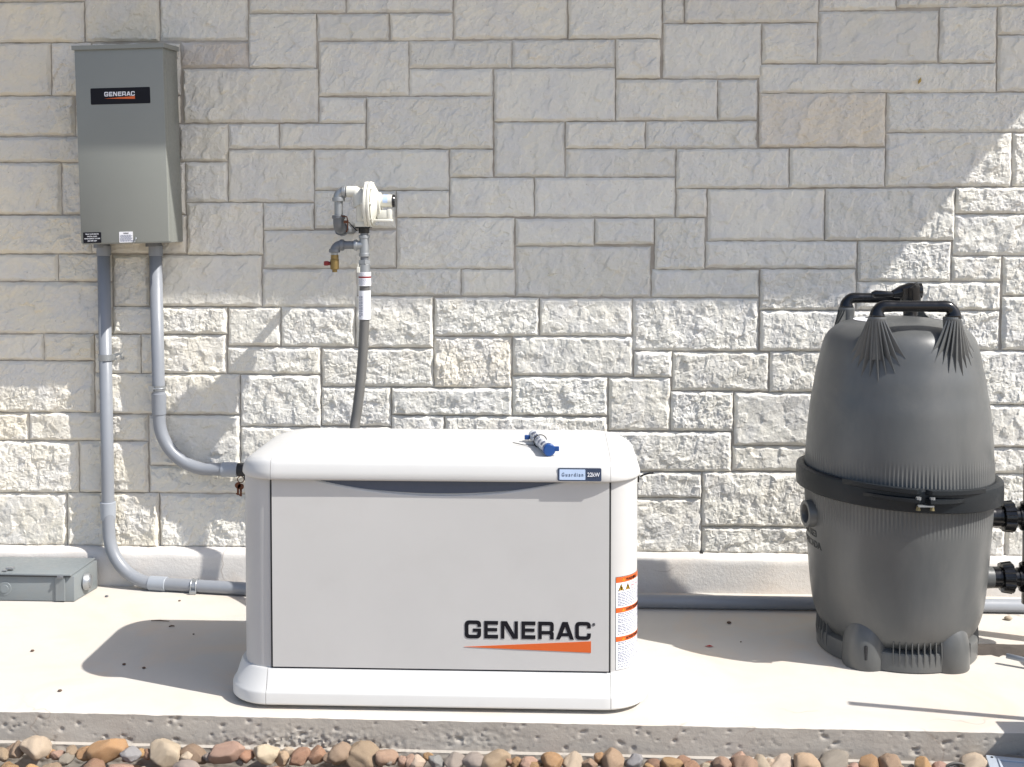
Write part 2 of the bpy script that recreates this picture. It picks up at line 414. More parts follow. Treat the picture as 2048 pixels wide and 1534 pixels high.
# ================================================================ WALL
RECTS = [[-2328,2300,-1866,2369],[-1867,2143,-1570,2366],[-2330,2142,-1867,2300],[-2334,1934,-2004,2142],[-2004,1933,-1842,2141],[-1842,1932,-1487,2139],[-2337,1774,-1912,1934],[-1912,1773,-1714,1932],[-1714,1824,-1491,1932],[-1716,1673,-1502,1824],[-1816,1673,-1716,1773],[-2339,1671,-1816,1774],[-2342,1464,-1971,1672],[-1971,1464,-1818,1671],[-1818,1464,-1474,1673],[-2345,1309,-1851,1464],[-1851,1310,-1470,1464],[-1570,2145,-1218,2363],[-1217,2248,-834,2360],[-834,2249,-415,2357],[-1219,2037,-950,2248],[-950,2140,-664,2248],[-664,2140,-416,2248],[-1487,2038,-1217,2141],[-1480,1824,-944,2037],[-943,1926,-590,2140],[-590,2033,-188,2141],[-590,1925,-260,2033],[-944,1821,-757,1923],[-757,1721,-260,1925],[-1502,1672,-1303,1823],[-1303,1723,-1099,1822],[-1099,1722,-758,1822],[-1304,1513,-964,1721],[-1474,1513,-1305,1672],[-963,1559,-432,1720],[-432,1610,-260,1721],[-964,1409,-641,1560],[-641,1454,-433,1559],[-1470,1306,-1167,1513],[-1167,1405,-965,1513],[-1168,1255,-641,1405],[-641,1252,-178,1454],[-1622,1102,-1173,1306],[-1173,1101,-798,1253],[-798,1146,-388,1254],[-388,1147,-176,1252],[-2348,1200,-1987,1309],[-1987,1200,-1770,1309],[-2350,993,-1770,1200],[-1769,1101,-1622,1306],[-1771,993,-1310,1102],[-1310,946,-1099,1101],[-1099,945,-803,1102],[-2353,884,-2049,992],[-2049,885,-1845,993],[-1845,836,-1660,992],[-1660,836,-1315,993],[-1315,836,-940,945],[-2356,678,-1847,885],[-1847,674,-1262,837],[-1263,629,-941,834],[-940,788,-495,942],[-803,943,-495,1146],[-494,990,-82,1143],[-82,991,282,1140],[282,934,772,1141],[-495,786,-188,989],[-188,834,285,991],[287,832,436,933],[-188,678,188,834],[188,621,431,831],[437,778,812,933],[431,621,676,778],[812,776,1124,936],[1124,778,1296,937],[676,566,1029,776],[1029,568,1298,777],[-941,631,-663,788],[-663,677,-188,786],[-664,526,-452,676],[-452,529,188,677],[-1264,471,-948,629],[-948,474,-664,631],[-665,360,-235,526],[-235,364,189,530],[188,462,669,620],[670,465,1166,567],[189,359,554,462],[554,249,1129,464],[189,140,555,359],[555,140,1034,249],[393,2201,477,2349],[477,2201,989,2346],[989,2244,1282,2343],[1282,2253,1862,2340],[394,1988,773,2201],[773,2044,985,2201],[986,2042,1445,2246],[1445,2042,1663,2255],[1663,2149,1863,2261],[1665,1933,1866,2149],[763,1931,1664,2042],[213,1829,606,1987],[606,1828,759,1985],[764,1725,1248,1932],[1248,1779,1869,1932],[18,1721,328,1826],[328,1720,760,1828],[-260,1611,18,1827],[-260,1826,213,2031],[-188,2033,213,2143],[213,1989,386,2143],[-416,2144,29,2354],[29,2143,391,2351],[18,1611,446,1721],[446,1566,882,1720],[882,1567,1248,1723],[1248,1571,1727,1779],[1727,1572,1872,1779],[447,1454,568,1566],[-102,1454,447,1611],[-431,1456,-102,1610],[569,1363,1020,1566],[1020,1365,1515,1567],[1514,1467,1875,1570],[-176,1343,135,1452],[135,1349,366,1452],[366,1252,561,1452],[-176,1142,353,1343],[562,1256,1146,1363],[353,1143,771,1252],[771,1095,1143,1256],[1146,1207,1504,1363],[1506,1308,1877,1467],[1504,1207,1696,1308],[1698,1152,1880,1308],[1143,1097,1694,1207],[772,936,1208,1096],[1208,942,1692,1097],[1695,944,1883,1152],[1296,731,1886,941],[1299,568,1890,731],[1166,464,1892,567],[1129,258,1894,464],[1034,140,1724,255],[1724,140,1897,261],[-2359,563,-2114,677],[-2114,565,-1807,679],[-1807,565,-1633,673],[-2362,356,-1914,564],[-1914,359,-1809,566],[-1809,360,-1633,565],[-1632,469,-1264,672],[-1633,358,-949,470],[-949,356,-665,474],[-2365,140,-1966,356],[-1966,140,-1593,359],[-1593,140,-950,358],[-950,140,-374,358],[-374,140,189,363],[-3178,2297,-2650,2365],[-2650,2295,-2328,2363],[-3180,2139,-2834,2297],[-2834,2138,-2329,2296],[-3184,1932,-3000,2139],[-3000,1932,-2574,2139],[-2574,1931,-2332,2137],[-3189,1773,-3005,1932],[-3005,1773,-2740,1932],[-2740,1772,-2558,1931],[-2558,1772,-2336,1931],[-3193,1671,-2764,1773],[-2764,1670,-2500,1772],[-2500,1670,-2338,1772],[-3195,1464,-2665,1671],[-2665,1464,-2340,1670],[-3201,1310,-2669,1464],[-2669,1310,-2344,1464],[-3204,1201,-3020,1310],[-3020,1201,-2754,1310],[-2754,1201,-2347,1310],[-3207,994,-2858,1201],[-2858,995,-2593,1201],[-2593,995,-2349,1201],[-3212,886,-2945,994],[-2945,887,-2760,994],[-2760,887,-2352,995],[-3215,681,-2681,886],[-2681,682,-2354,888],[-3220,567,-2787,681],[-2787,568,-2521,682],[-2521,569,-2358,683],[-3223,360,-3037,567],[-3037,361,-2852,567],[-2852,362,-2585,568],[-2585,363,-2360,569],[-3228,140,-2959,360],[-2959,140,-2691,361],[-2691,140,-2363,362],[1861,2266,2178,2346],[2178,2265,2420,2345],[2420,2264,2641,2344],[1862,2155,2105,2266],[2105,2154,2347,2265],[2347,2154,2643,2264],[1864,1937,2256,2155],[2256,1936,2646,2154],[1868,1781,2037,1937],[2037,1781,2354,1936],[2354,1781,2651,1936],[1870,1573,2114,1781],[2114,1573,2357,1781],[2357,1573,2654,1781],[1874,1467,2043,1573],[2043,1467,2361,1573],[2361,1467,2659,1573],[1876,1307,2364,1467],[2364,1307,2662,1467],[1878,1149,2048,1307],[2048,1150,2665,1307],[1881,939,2201,1149],[2201,940,2370,1150],[2370,940,2669,1150],[1885,727,2205,939],[2205,728,2524,940],[2524,729,2674,941],[1888,562,2209,727],[2209,563,2454,728],[2454,564,2679,728],[1891,458,2288,562],[2288,460,2533,564],[2533,461,2683,565],[1893,251,2215,458],[2215,253,2384,459],[2384,254,2685,460],[1896,140,2294,251],[2294,140,2464,254],[2464,140,2690,254],[-3172,2470,-2746,2618],[-2746,2468,-2404,2616],[-2404,2467,-1983,2614],[-1983,2465,-1467,2612],[-1467,2463,-1289,2609],[-1289,2462,-877,2609],[-877,2460,-701,2606],[-701,2460,-448,2606],[-448,2459,55,2604],[55,2456,305,2602],[305,2455,477,2601],[477,2455,725,2600],[725,2454,1124,2599],[1124,2452,1445,2597],[1445,2450,1932,2595],[1932,2448,2248,2592],[2248,2447,2636,2591],[-3175,2365,-2830,2470],[-2830,2364,-2406,2469],[-2406,2362,-2226,2467],[-2226,2362,-1707,2466],[-1707,2360,-1370,2464],[-1370,2358,-1035,2463],[-1035,2357,-858,2461],[-858,2356,-448,2460],[-448,2355,-273,2459],[-273,2354,-22,2458],[-22,2353,306,2457],[306,2352,803,2455],[803,2350,1296,2453],[1296,2348,1616,2451],[1616,2347,1859,2450],[1859,2346,2176,2449],[2176,2345,2491,2447],[2491,2343,2639,2446]]
NVIS = 161
wall = thing('house_wall', 'pale limestone house wall of rough rectangular blocks behind the generator', 'wall')
def stone_mesh(w, h, step, seed, rough=1.0):
    nx = max(4, int(w / step)); ny = max(4, int(h / step))
    ex = lambda L, n: np.concatenate([[-L / 2, -L / 2 + .0015, -L / 2 + .004, -L/2+.008], np.linspace(-L / 2 + .012, L / 2 - .012, max(2, n)), [L/2-.008, L / 2 - .004, L / 2 - .0015, L / 2]])
    xs = ex(w, nx); zs = ex(h, ny)
    X, Z = np.meshgrid(xs, zs); sx = seed * 3.71; sz = seed * 1.93
    wx = X + sx + fbm((X + sx) * 45, (Z + sz) * 45, 4, 1) * .009; wz = Z + sz + fbm((X + sx) * 45 + 9, (Z + sz) * 45, 4, 2) * .009
    ang = .5 + (seed % 7) * .12
    rx = wx * cos(ang) + wz * sin(ang); rz = -wx * sin(ang) + wz * cos(ang)
    ra = .55 + .75 * ((seed * 37) % 11) / 10.
    H = facets(rx, rz * 1.5, .062, .50, 3, .5, 11) * .34 + (facets(rx * 1.0, rz * 1.6, .024, .62, 11, .6, 16) * .30 + facets(rx, rz * 1.3, .012, .6, 19, .6, 22) * .30) * ra
    H = H + fbm((X + sx) * 7, (Z + sz) * 7, 2, 6) * .007 + fbm((X + sx) * 110, (Z + sz) * 110, 2, 4) * .0013 * ra
    # chiselled margin falling back to the joint
    e = np.minimum(np.minimum(X + w / 2, w / 2 - X), np.minimum(Z + h / 2, h / 2 - Z))
    wob = .012 + .010 * (fbm((X + sx) * 18, (Z + sz) * 18, 2, 8))
    wob = np.clip(wob, .005, .03)
    t = np.clip(e / wob, 0, 1); prof = t * t * (3 - 2 * t)
    H = H * .62
    y = -(.006 + .011 * prof + H * rough * (.25 + .75 * prof))
    y = np.minimum(y, -.0005)
    # ragged outline
    jx = fbm((X + sx) * 22, (Z + sz) * 22, 3, 12) * .0035; jz = fbm((X + sx) * 22 + 5, (Z + sz) * 22, 3, 13) * .0035
    X = X + jx; Z = Z + jz
    n2, n1 = X.shape
    y[0, :] = np.maximum(y[0, :], -.004); y[-1, :] = np.maximum(y[-1, :], -.004); y[:, 0] = np.maximum(y[:, 0], -.004); y[:, -1] = np.maximum(y[:, -1], -.004)
    V = [np.stack([X.ravel(), y.ravel(), Z.ravel()], 1)]
    F = [grid_faces(n1, n2)]
    # sides
    idx = np.arange(n1 * n2).reshape(n2, n1)
    per = np.concatenate([idx[0, :], idx[1:, -1], idx[-1, -2::-1], idx[-2:0:-1, 0]])
    back = V[0][per].copy(); back[:, 1] = .03
    k = len(V[0]); m = len(per); V.append(back)
    q = np.arange(m); F.append(np.stack([per[q], k + q, k + (q + 1) % m, per[(q + 1) % m]], 1))
    return np.concatenate(V), np.concatenate(F)
def fast_mesh(name, V, F, mat):
    me = bpy.data.meshes.new(name); me.vertices.add(len(V)); me.vertices.foreach_set('co', V.astype(np.float32).ravel())
    me.loops.add(F.size); me.loops.foreach_set('vertex_index', F.astype(np.int32).ravel())
    me.polygons.add(len(F)); me.polygons.foreach_set('loop_start', np.arange(0, F.size, 4, dtype=np.int32))
    me.update(calc_edges=True); me.materials.append(mat)
    me.polygons.foreach_set('use_smooth', np.ones(len(F), dtype=bool)); me.validate(); return me
GAP = .0022
for i, (x0, z0, x1, z1) in enumerate(RECTS):
    x0, z0, x1, z1 = [v / 1000 for v in (x0, z0, x1, z1)]
    r = random.Random(i * 7 + 1)
    g = lambda: GAP * r.uniform(.55, 1.45)
    a, b, c, d = x0 + g(), z0 + g(), x1 - g(), z1 - g()
    w, h = c - a, d - b
    V, F = stone_mesh(w, h, 0.0042 if i < NVIS else .016, i + 1, r.uniform(.75, 1.2))
    me = fast_mesh('stone', V, F, M['stone'])
    if i < NVIS: me.polygons.foreach_set('use_smooth', np.zeros(len(me.polygons), dtype=bool))
    o = bpy.data.objects.new('stone', me); COL.objects.link(o); o.parent = wall
    o.location = ((a + c) / 2, r.uniform(-.003, .004), (b + d) / 2)
    cx = (a + c) / 2
    wm = min(1, max(0, (-cx - .9) / 1.0)) * .7 + r.uniform(-.15, .25)  # warm lens-flare cast painted into stones toward the left, plus random tone
    wm = min(1, max(0, wm))
    base = np.array((.70, .682, .618)) * (1 - wm) + np.array((.725, .672, .555)) * wm
    base = base * r.uniform(.93, 1.05)
    px = (a + c) / 2; pz = (b + d) / 2
    if abs(px + 1.27) < .12 and abs(pz - 2.09) < .06: base = np.array((.56, .51, .45))
    if abs(px - 1.0) < .2 and abs(pz - 1.82) < .08 and w > .4: base = np.array((.68, .62, .52))
    if abs(px + .30) < .1 and abs(pz - .88) < .06 and w > .25: base = np.array((.74, .69, .59))
    o.color = (base[0], base[1], base[2], 1)
# mortar bed behind the stones, face just behind them
def mortar():
    xs = np.arange(-2.95, 2.75, .02); zs = np.arange(.10, 2.64, .02); X, Z = np.meshgrid(xs, zs)
    y = -.0012 + fbm(X * 20, Z * 20, 3, 3) * .003
    V = np.stack([X.ravel(), y.ravel(), Z.ravel()], 1)
    me = fast_mesh('mortar_bed', V, grid_faces(len(xs), len(zs)), M['mortar'])
    o = bpy.data.objects.new('mortar_bed', me); COL.objects.link(o); o.parent = wall
mortar()
# plain masonry running on beyond the picture, one joined part
mb = MB()
for side in (-1, 1):
    x = 2.9 if side < 0 else 2.60
    for rr, z in enumerate(np.arange(.14, 2.6, .205)):
        u = x
        while u < 6:
            w = random.choice([.25, .35, .45]); lo, hi = sorted((side * u, side * (u + w)))
            mb.box((lo + .004, -.014, z + .004), (hi - .004, .04, min(z + .201, 2.62)), .004); u += w
o = mb.obj('outer_masonry', M['stone'], wall); o['kind'] = 'stuff'; o.color = (.54, .53, .51, 1)
MB().box((-6, .0301, -.2), (6, .25, 3.1)).obj('wall_core', M['mortar'], wall)
MB().cyl((.553, -.026, .147), (.553, .02, .147), .006, 12).obj('weep_hole', M['dark'], wall)
# foundation ledge
def foundation():
    xs = np.arange(-6, 6.001, .02); nx = len(xs)
    w1 = fbm(xs * 2.2, xs * 0, 3, 5) * .014; w2 = fbm(xs * 5, xs * 0 + 4, 4, 6) * .008
    rows = []
    for (y, z, k) in ((.03, .148, 0), (-.014, .1455, .3), (-.034, .140, .8), (-.047, .131, 1), (-.053, .122, .8), (-.055, .108, .5), (-.058, .06, .4), (-.060, .02, .3), (-.058, -.05, 0)):
        rows.append(np.stack([xs, y - np.abs(w1) * k, z + w2 * k], 1))
    V = np.concatenate(rows); o = mesh_obj('foundation', V, grid_faces(nx, len(rows)), M['found'], wall, True)
foundation()
# eave of the roof above, out of the picture: it throws the shade on the wall
ev = MB().box((-6, -.60, 2.993), (2.72, .25, 3.015)).obj('soffit', M['soffit'], wall)
MB().box((-6, -.622, 2.989), (2.73, -.60, 3.13), .003).obj('fascia', M['soffit'], wall)
MB().add([(-6, -.66, 3.11), (2.78, -.66, 3.11), (2.78, .4, 3.51), (-6, .4, 3.51), (-6, -.66, 3.14), (2.78, -.66, 3.14), (2.78, .4, 3.54), (-6, .4, 3.54)],
         [[0, 1, 2, 3], [7, 6, 5, 4], [0, 4, 5, 1], [1, 5, 6, 2], [2, 6, 7, 3], [3, 7, 4, 0]]).obj('roof', M['soffit'], wall)

# ================================================================ text helpers
def rc(pts, n=5):
    """expand polygon; entries (x,y) or (x,y,r) rounded corner"""
    out = []; N = len(pts)
    for i, p in enumerate(pts):
        if len(p) == 2: out.append(p); continue
        a = Vector(pts[i - 1][:2]); b = Vector(p[:2]); c = Vector(pts[(i + 1) % N][:2]); r = p[2]
        d1 = (a - b).normalized(); d2 = (c - b).normalized()
        p1 = b + d1 * r; p2 = b + d2 * r
        for k in range(n + 1):
            t = k / n; q = p1 * (1 - t) ** 2 + b * 2 * t * (1 - t) + p2 * t * t; out.append((q.x, q.y))
    return out
LET = {
 'G': (210, [[(210, 150), (210, 232, 58), (0, 232, 58), (0, 0, 58), (210, 0, 58), (210, 127), (105, 127), (105, 85), (163, 85), (163, 46, 16), (48, 46, 20), (48, 186, 20), (163, 186, 16), (163, 150)]]),
 'C': (200, [[(200, 150), (200, 232, 58), (0, 232, 58), (0, 0, 58), (200, 0, 58), (200, 84), (153, 84), (153, 46, 16), (48, 46, 20), (48, 186, 20), (153, 186, 16), (153, 150)]]),
 'E': (178, [[(0, 2), (178, 2), (178, 50), (45, 50), (45, 95), (166, 95), (166, 137), (45, 137), (45, 181), (178, 181), (178, 228), (0, 228)]]),
 'N': (217, [[(0, 2), (44, 2), (44, 172), (150, 2), (217, 2), (217, 228), (173, 228), (173, 58), (76, 228), (0, 228)]]),
 'R': (198, [[(0, 2), (45, 2), (45, 64), (150, 64, 14), (150, 2), (198, 2), (198, 92, 18), (182, 98), (198, 112, 10), (198, 228, 45), (0, 228)], [(45, 108), (45, 182), (153, 182, 14), (153, 108, 14)]]),
 'A': (227, [[(0, 2), (50, 2), (68, 44), (160, 44), (177, 2), (227, 2), (148, 228), (80, 228)], [(84, 84), (144, 84), (114, 164)]]),
}
def curve_mesh(loops, ext):
    cu = bpy.data.curves.new('c', 'CURVE'); cu.dimensions = '2D'; cu.fill_mode = 'BOTH'; cu.extrude = ext
    for lp in loops:
        sp = cu.splines.new('POLY'); sp.points.add(len(lp) - 1); sp.use_cyclic_u = True
        for q, p in zip(sp.points, lp): q.co = (p[0], p[1], 0, 1)
    return _cu2arr(cu)
def _cu2arr(cu):
    ob = bpy.data.objects.new('c', cu); COL.objects.link(ob)
    dg = bpy.context.evaluated_depsgraph_get(); me = bpy.data.meshes.new_from_object(ob.evaluated_get(dg))
    v = [tuple(p.co) for p in me.vertices]; f = [list(p.vertices) for p in me.polygons]
    bpy.data.objects.remove(ob); bpy.data.curves.remove(cu); bpy.data.meshes.remove(me); return v, f
def font_mesh(s, ext=.01, bold=0.0, space=1.0):
    cu = bpy.data.curves.new('t', 'FONT'); cu.body = s; cu.size = 1; cu.extrude = ext; cu.offset = bold; cu.space_character = space; cu.resolution_u = 3
    return _cu2arr(cu)
def fit(v, w, h, x0, z0):
    """normalise 2D glyph verts to box, return (s,t,d)"""
    xs = [p[0] for p in v]; ys = [p[1] for p in v]
    a, b, c, d = min(xs), max(xs), min(ys), max(ys)
    return [(x0 + (p[0] - a) / max(b - a, 1e-6) * w, z0 + (p[1] - c) / max(d - c, 1e-6) * h, p[2]) for p in v]
def text_on(name, s, x0, z0, w, h, mapf, mat, parent, bold=0.0, space=1.0, th=.0004):
    v, f = font_mesh(s, .01, bold, space); v = fit(v, w, h, x0, z0)
    V = [mapf(p[0], p[1], th if p[2] > 0 else -th) for p in v]
    return mesh_obj(name, V, f, mat, parent)
def logo(mapf, x0, zbase, sc, matT, matS, parent, th=.0005, reg=True):
    """wordmark with wedge; sc = metres per unit"""
    xo = {0: 10, 1: 260, 2: 475, 3: 738, 4: 952, 5: 1180, 6: 1423}
    V = []; F = []
    for i, ch in enumerate('GENERAC'):
        w, loops = LET[ch]; v, f = curve_mesh([rc(l) for l in loops], .5)
        k = len(V); V += [mapf(x0 + (p[0] + xo[i]) * sc, zbase + p[1] * sc, th if p[2] > 0 else -th) for p in v]; F += [[j + k for j in q] for q in f]
    mesh_obj('lettering', V, F, matT, parent)
    v, f = curve_mesh([[(0, -112), (1625, -166), (1625, -18)]], .5)
    mesh_obj('wedge_mark', [mapf(x0 + p[0] * sc, zbase + p[1] * sc, th if p[2] > 0 else -th) for p in v], f, matS, parent)
    if reg: text_on('registered_mark', '\u00ae', x0 + 1640 * sc, zbase + 180 * sc, 38 * sc, 38 * sc, mapf, matT, parent, th=th)

# ================================================================ GENERATOR
gen = thing('standby_generator', 'large white standby generator with light grey front door on the concrete slab', 'generator', (-.362, -.89, 0))
GX0, GX1, GYF, GYB = -.955, .233, -1.174, -.675
v, f = loft_rr(GX0, GX1, GYF, GYB, .10, [(.0, .10), (0, .30), (0, .50), (0, .69)], 14)
mesh_obj('body', v, f, M['offwhite'], gen, 'auto')
v, f = loft_rr(GX0 + .03, GX1 - .03, GYF + .03, GYB - .03, .1, [(0, 0), (0, .02)]); mesh_obj('mounting_pad', v, f, M['dark'], gen)
# base skirt in three pieces with joint lines
prof = [(.004, .013), (0, .018), (0, .046), (.002, .052), (.008, .058), (.024, .108), (.028, .1135), (.06, .1145)]
v, f = loft_rr(-.996, .264, -1.208, -.645, .135, prof, 18)
for a, b in ((None, -.8672), (-.8658, .1493), (.1507, None)):
    vv, ff = cut_x(v, f, a, b); mesh_obj('base_skirt', vv, ff, M['white'], gen, 'auto')
v, f = loft_rr(-.99, .258, -1.202, -.651, .13, [(.004, .015), (0, .046), (.024, .105), (.06, .11)]); mesh_obj('base_core', v, f, M['dark'], gen)
# lid, three pieces
prof = [(.012, .683), (.0, .6835), (-.002, .688), (-.001, .705), (.003, .724), (.006, .733), (.010, .7385), (.020, .7445), (.026, .7462), (.05, .7475), (.09, .749), (.15, .751), (.22, .7525), (.25, .753)]
LX0, LX1, LYF, LYB = -.959, .239, -1.1995, -.665
v, f = loft_rr(LX0, LX1, LYF, LYB, .125, prof, 18)
def endslope(v, k=.020):
    xc = (LX0 + LX1) / 2; hx = (LX1 - LX0) / 2; out = []
    for p in v:
        e = max(0, (abs(p[0] - xc) - (hx - .135)) / .135); w = min(1, max(0, (p[2] - .69) / .05))
        out.append((p[0], p[1], p[2] - k * e ** 2.2 * w))
    return out
v = endslope(v)
for a, b in ((None, -.8506), (-.8494, .1474), (.1486, None)):
    vv, ff = cut_x(v, f, a, b); mesh_obj('lid', vv, ff, M['white'], gen, 'auto')
v, f = loft_rr(LX0 + .004, LX1 - .004, LYF + .004, LYB - .004, .12, [(d + .001, z - .003) for d, z in prof[1:]], 18); mesh_obj('lid_core', endslope(v), f, M['offwhite'], gen, 'auto')
# front door with scooped grip along its top edge
def door():
    xs = np.linspace(-.8505, .1445, 120); zs = np.concatenate([np.linspace(.119, .60, 12), np.linspace(.605, .6825, 28)])
    X, Z = np.meshgrid(xs, zs)
    cx = -.353; u = (X - cx) / .39
    edge = .6825 - .050 * np.clip(1 - u * u, 0, 1)        # lower rim of scoop
    t = np.clip((Z - edge) / .012, 0, 1); t = np.where(np.abs(u) < 1, t, 0)
    y = -1.1820 + .030 * t * t * (3 - 2 * t)
    # slight oil-canning of sheet metal
    y = y + fbm(X * 2.2, Z * 2.2, 2, 3) * .0006
    V = np.stack([X.ravel(), y.ravel(), Z.ravel()], 1); nx, nz = len(xs), len(zs)
    idx = np.arange(nx * nz).reshape(nz, nx); per = np.concatenate([idx[0, :], idx[1:, -1], idx[-1, -2::-1], idx[-2:0:-1, 0]])
    bk = V[per].copy(); bk[:, 1] = -1.120; m = len(per); k = len(V); q = np.arange(m)
    F = np.concatenate([grid_faces(nx, nz), np.stack([per[q], k + q, k + (q + 1) % m, per[(q + 1) % m]], 1)])
    o = mesh_obj('door', np.concatenate([V, bk]), F, M['offwhite'], gen, True); o.data.set_sharp_from_angle(angle=radians(50))
    return o
dr = door()
cp = [(-.353 + .385 * cos(t), .6738) for t in (pi, 0)]
arc = [(-.353 + .372 * u, .6825 - .042 * (1 - u * u) ** .8) for u in np.linspace(-1, 1, 33)]
vv = [(p[0], -1.1765, p[1]) for p in arc] + [(p[0], -1.1765, .6835) for p in arc]
mesh_obj('grip_recess_shade', vv, [[i, i + 1, 34 + i, 33 + i] for i in range(32)], M['grip_shade'], dr)  # crescent sheet paints the shade inside the scooped grip
gp = MB(); gp.box((-.8565, -1.1774, .1165), (-.8508, -1.16, .683)).box((.1448, -1.1774, .1165), (.1500, -1.16, .683)).box((-.8565, -1.1774, .1135), (.15, -1.16, .1187))
gp.obj('door_gap', M['dark'], gen)
flat = lambda x, z, d: (x, -1.1828 - d, z)
logo(flat, -.2815, .2125, 2.30e-4, M['ink'], M['orange'], dr)
# small badge on the lid front
bd = thing
def badge():
    def mp(x, z, d): return (x, -1.2005 + (z - .686) * .10 - d - .002, z)
    def plate(name, x0, x1, z0, z1, r, lift, mat, par):
        pts = rc([(x0, z0, r), (x1, z0, r), (x1, z1, r), (x0, z1, r)], 4); v, f = curve_mesh([pts], .5)
        return mesh_obj(name, [mp(p[0], p[1], lift if p[2] > 0 else lift - .003) for p in v], f, mat, par)
    b = plate('badge', -.006, .1205, .6865, .7235, .004, .0012, M['navy'], gen)
    plate('badge_field', -.001, .074, .690, .7200, .002, .0017, M['label_blue'], b)
    text_on('badge_text', 'Guardian', .006, .7000, .062, .0105, lambda x, z, d: mp(x, z, d + .0021), M['navy'], b, 0, 1.5)
    text_on('badge_text', '22kW', .080, .6995, .036, .0120, lambda x, z, d: mp(x, z, d + .0021), M['white_print'], b, .012)
badge()
# warning label wrapped round the front right corner
def warn():
    R = .10; cx, cy = GX1 - R, GYF + R; s0 = cx
    def mp(s, z, d):
        th = max(0, (s - s0)) / R; rr = R + .0006 + d
        if s < s0: return (s, GYF - .0006 - d, z)
        return (cx + rr * sin(th), cy - rr * cos(th), z)
    def sheet(name, a, b, z0, z1, lift, mat, par, n=14):
        V = []; 
        for i in range(n + 1):
            s = a + (b - a) * i / n
            V += [mp(s, z0, lift), mp(s, z1, lift)]
        return mesh_obj(name, V, [[2 * i, 2 * i + 2, 2 * i + 3, 2 * i + 1] for i in range(n)], mat, par, True)
    a, b = .166, .290
    lab = sheet('warning_label', a - .001, b + .001, .1185, .3955, 0, M['ink'], gen)
    sheet('label_sheet', a, b, .1195, .3945, .0003, M['paper'], lab)
    words = MB(); r = random.Random(3)
    for (zt, zb, head) in ((.3945, .378, 'WARNING'), (.3035, .2885, 'AVERTISSEMENT'), (.2175, .2025, 'ADVERTENCIA')):
        sheet('label_header', a, b, zb, zt, .0006, M['orange'], lab)
        text_on('label_title', head, a + .034, zb + .0035, .0062 * len(head) if len(head) > 8 else .050, .0085, lambda s, z, d: mp(s, z, d + .0009), M['ink'], lab, .01)
        v, f = curve_mesh([[(a + .020, zb + .003), (a + .030, zb + .003), (a + .025, zb + .0125)]], .5)
        mesh_obj('header_symbol', [mp(p[0], p[1], .0009) for p in v], f, M['yellow'], lab)
    for (z1, z0) in ((.346, .3065), (.284, .222), (.198, .123)):
        z = z1
        while z > z0:
            s = a + .006
            end = b - r.choice([.006, .006, .012, .05])
            while s < end:
                w = r.uniform(.004, .013)
                words.add([mp(s, z, .0006), mp(s + w, z, .0006), mp(s + w, z + .0024, .0006), mp(s, z + .0024, .0006)], [[0, 1, 2, 3]]); s += w + .0018
            z -= .0047 if r.random() > .15 else .0075
    o = words.obj('label_text', M['ink_grey'], lab); o['kind'] = 'stuff'
    for i, sx in enumerate((a + .006, a + .031)):
        v, f = curve_mesh([[(sx, .3525), (sx + .021, .3525), (sx + .0105, .3745)]], .5); mesh_obj('triangle_symbol', [mp(p[0], p[1], .0006) for p in v], f, M['ink'], lab)
        v, f = curve_mesh([[(sx + .003, .3545), (sx + .018, .3545), (sx + .0105, .371)]], .5); mesh_obj('triangle_symbol', [mp(p[0], p[1], .0009) for p in v], f, M['yellow'], lab)
        v, f = curve_mesh([[(sx + .0093, .3555), (sx + .0120, .3555), (sx + .0125, .365), (sx + .0088, .367)]], .5); mesh_obj('triangle_symbol', [mp(p[0], p[1], .0012) for p in v], f, M['ink'], lab)
    for sx in (a + .064, a + .088):
        ring = [(sx + .010 * cos(t), .363 + .010 * sin(t)) for t in np.linspace(0, 2 * pi, 24, endpoint=False)]
        hole = [(sx + .0078 * cos(t), .363 + .0078 * sin(t)) for t in np.linspace(0, 2 * pi, 24, endpoint=False)]
        v, f = curve_mesh([ring, hole], .5); mesh_obj('round_symbol', [mp(p[0], p[1], .0006) for p in v], f, M['pink'], lab)
        v, f = curve_mesh([[(sx - .006, .361), (sx + .006, .361), (sx + .006, .3645), (sx - .006, .3645)]], .5); mesh_obj('round_symbol', [mp(p[0], p[1], .0006) for p in v], f, M['pink'], lab)
warn()
# latches on both sides
MB().box((GX1 - .001, -1.07, .655), (GX1 + .006, -1.03, .690), .001).box((GX1, -1.05, .60), (GX1 + .004, -1.035, .645), .001).obj('latch', M['black'], gen)
MB().tube([(GX1 + .01, -1.05, .668), (GX1 + .02, -1.05, .674), (GX1 + .036, -1.052, .679), (GX1 + .05, -1.055, .681)], .0028, 8).obj('latch_lever', M['black'], gen)
MB().box((GX0 - .006, -1.07, .650), (GX0 + .001, -1.03, .690), .001).cyl((GX0 - .012, -1.05, .655), (GX0, -1.05, .655), .008, 14).obj('latch', M['black'], gen)

gen.location.y -= .0165
# keys hanging from the left latch
ky = thing('key_ring', 'small rusty keys hanging from the latch on the generator\'s left side', 'keys', (-.985, -1.05, .655))
ring = [(-.982 + .010 * cos(t), -1.052, .646 + .010 * sin(t)) for t in np.linspace(0, 2 * pi, 17)]
MB().tube(ring, .0014, 6, False).obj('ring', M['rust'], ky, True)
for dx, dz in ((-.006, 0), (.003, -.004)):
    k = MB(); k.cyl((-.984 + dx, -1.056, .628 + dz), (-.984 + dx, -1.053, .628 + dz), .0095, 14).box((-.987 + dx, -1.056, .598 + dz), (-.981 + dx, -1.053, .622 + dz)).box((-.990 + dx, -1.056, .600 + dz), (-.987 + dx, -1.053, .604 + dz))
    k.obj('key', M['rust'], ky)

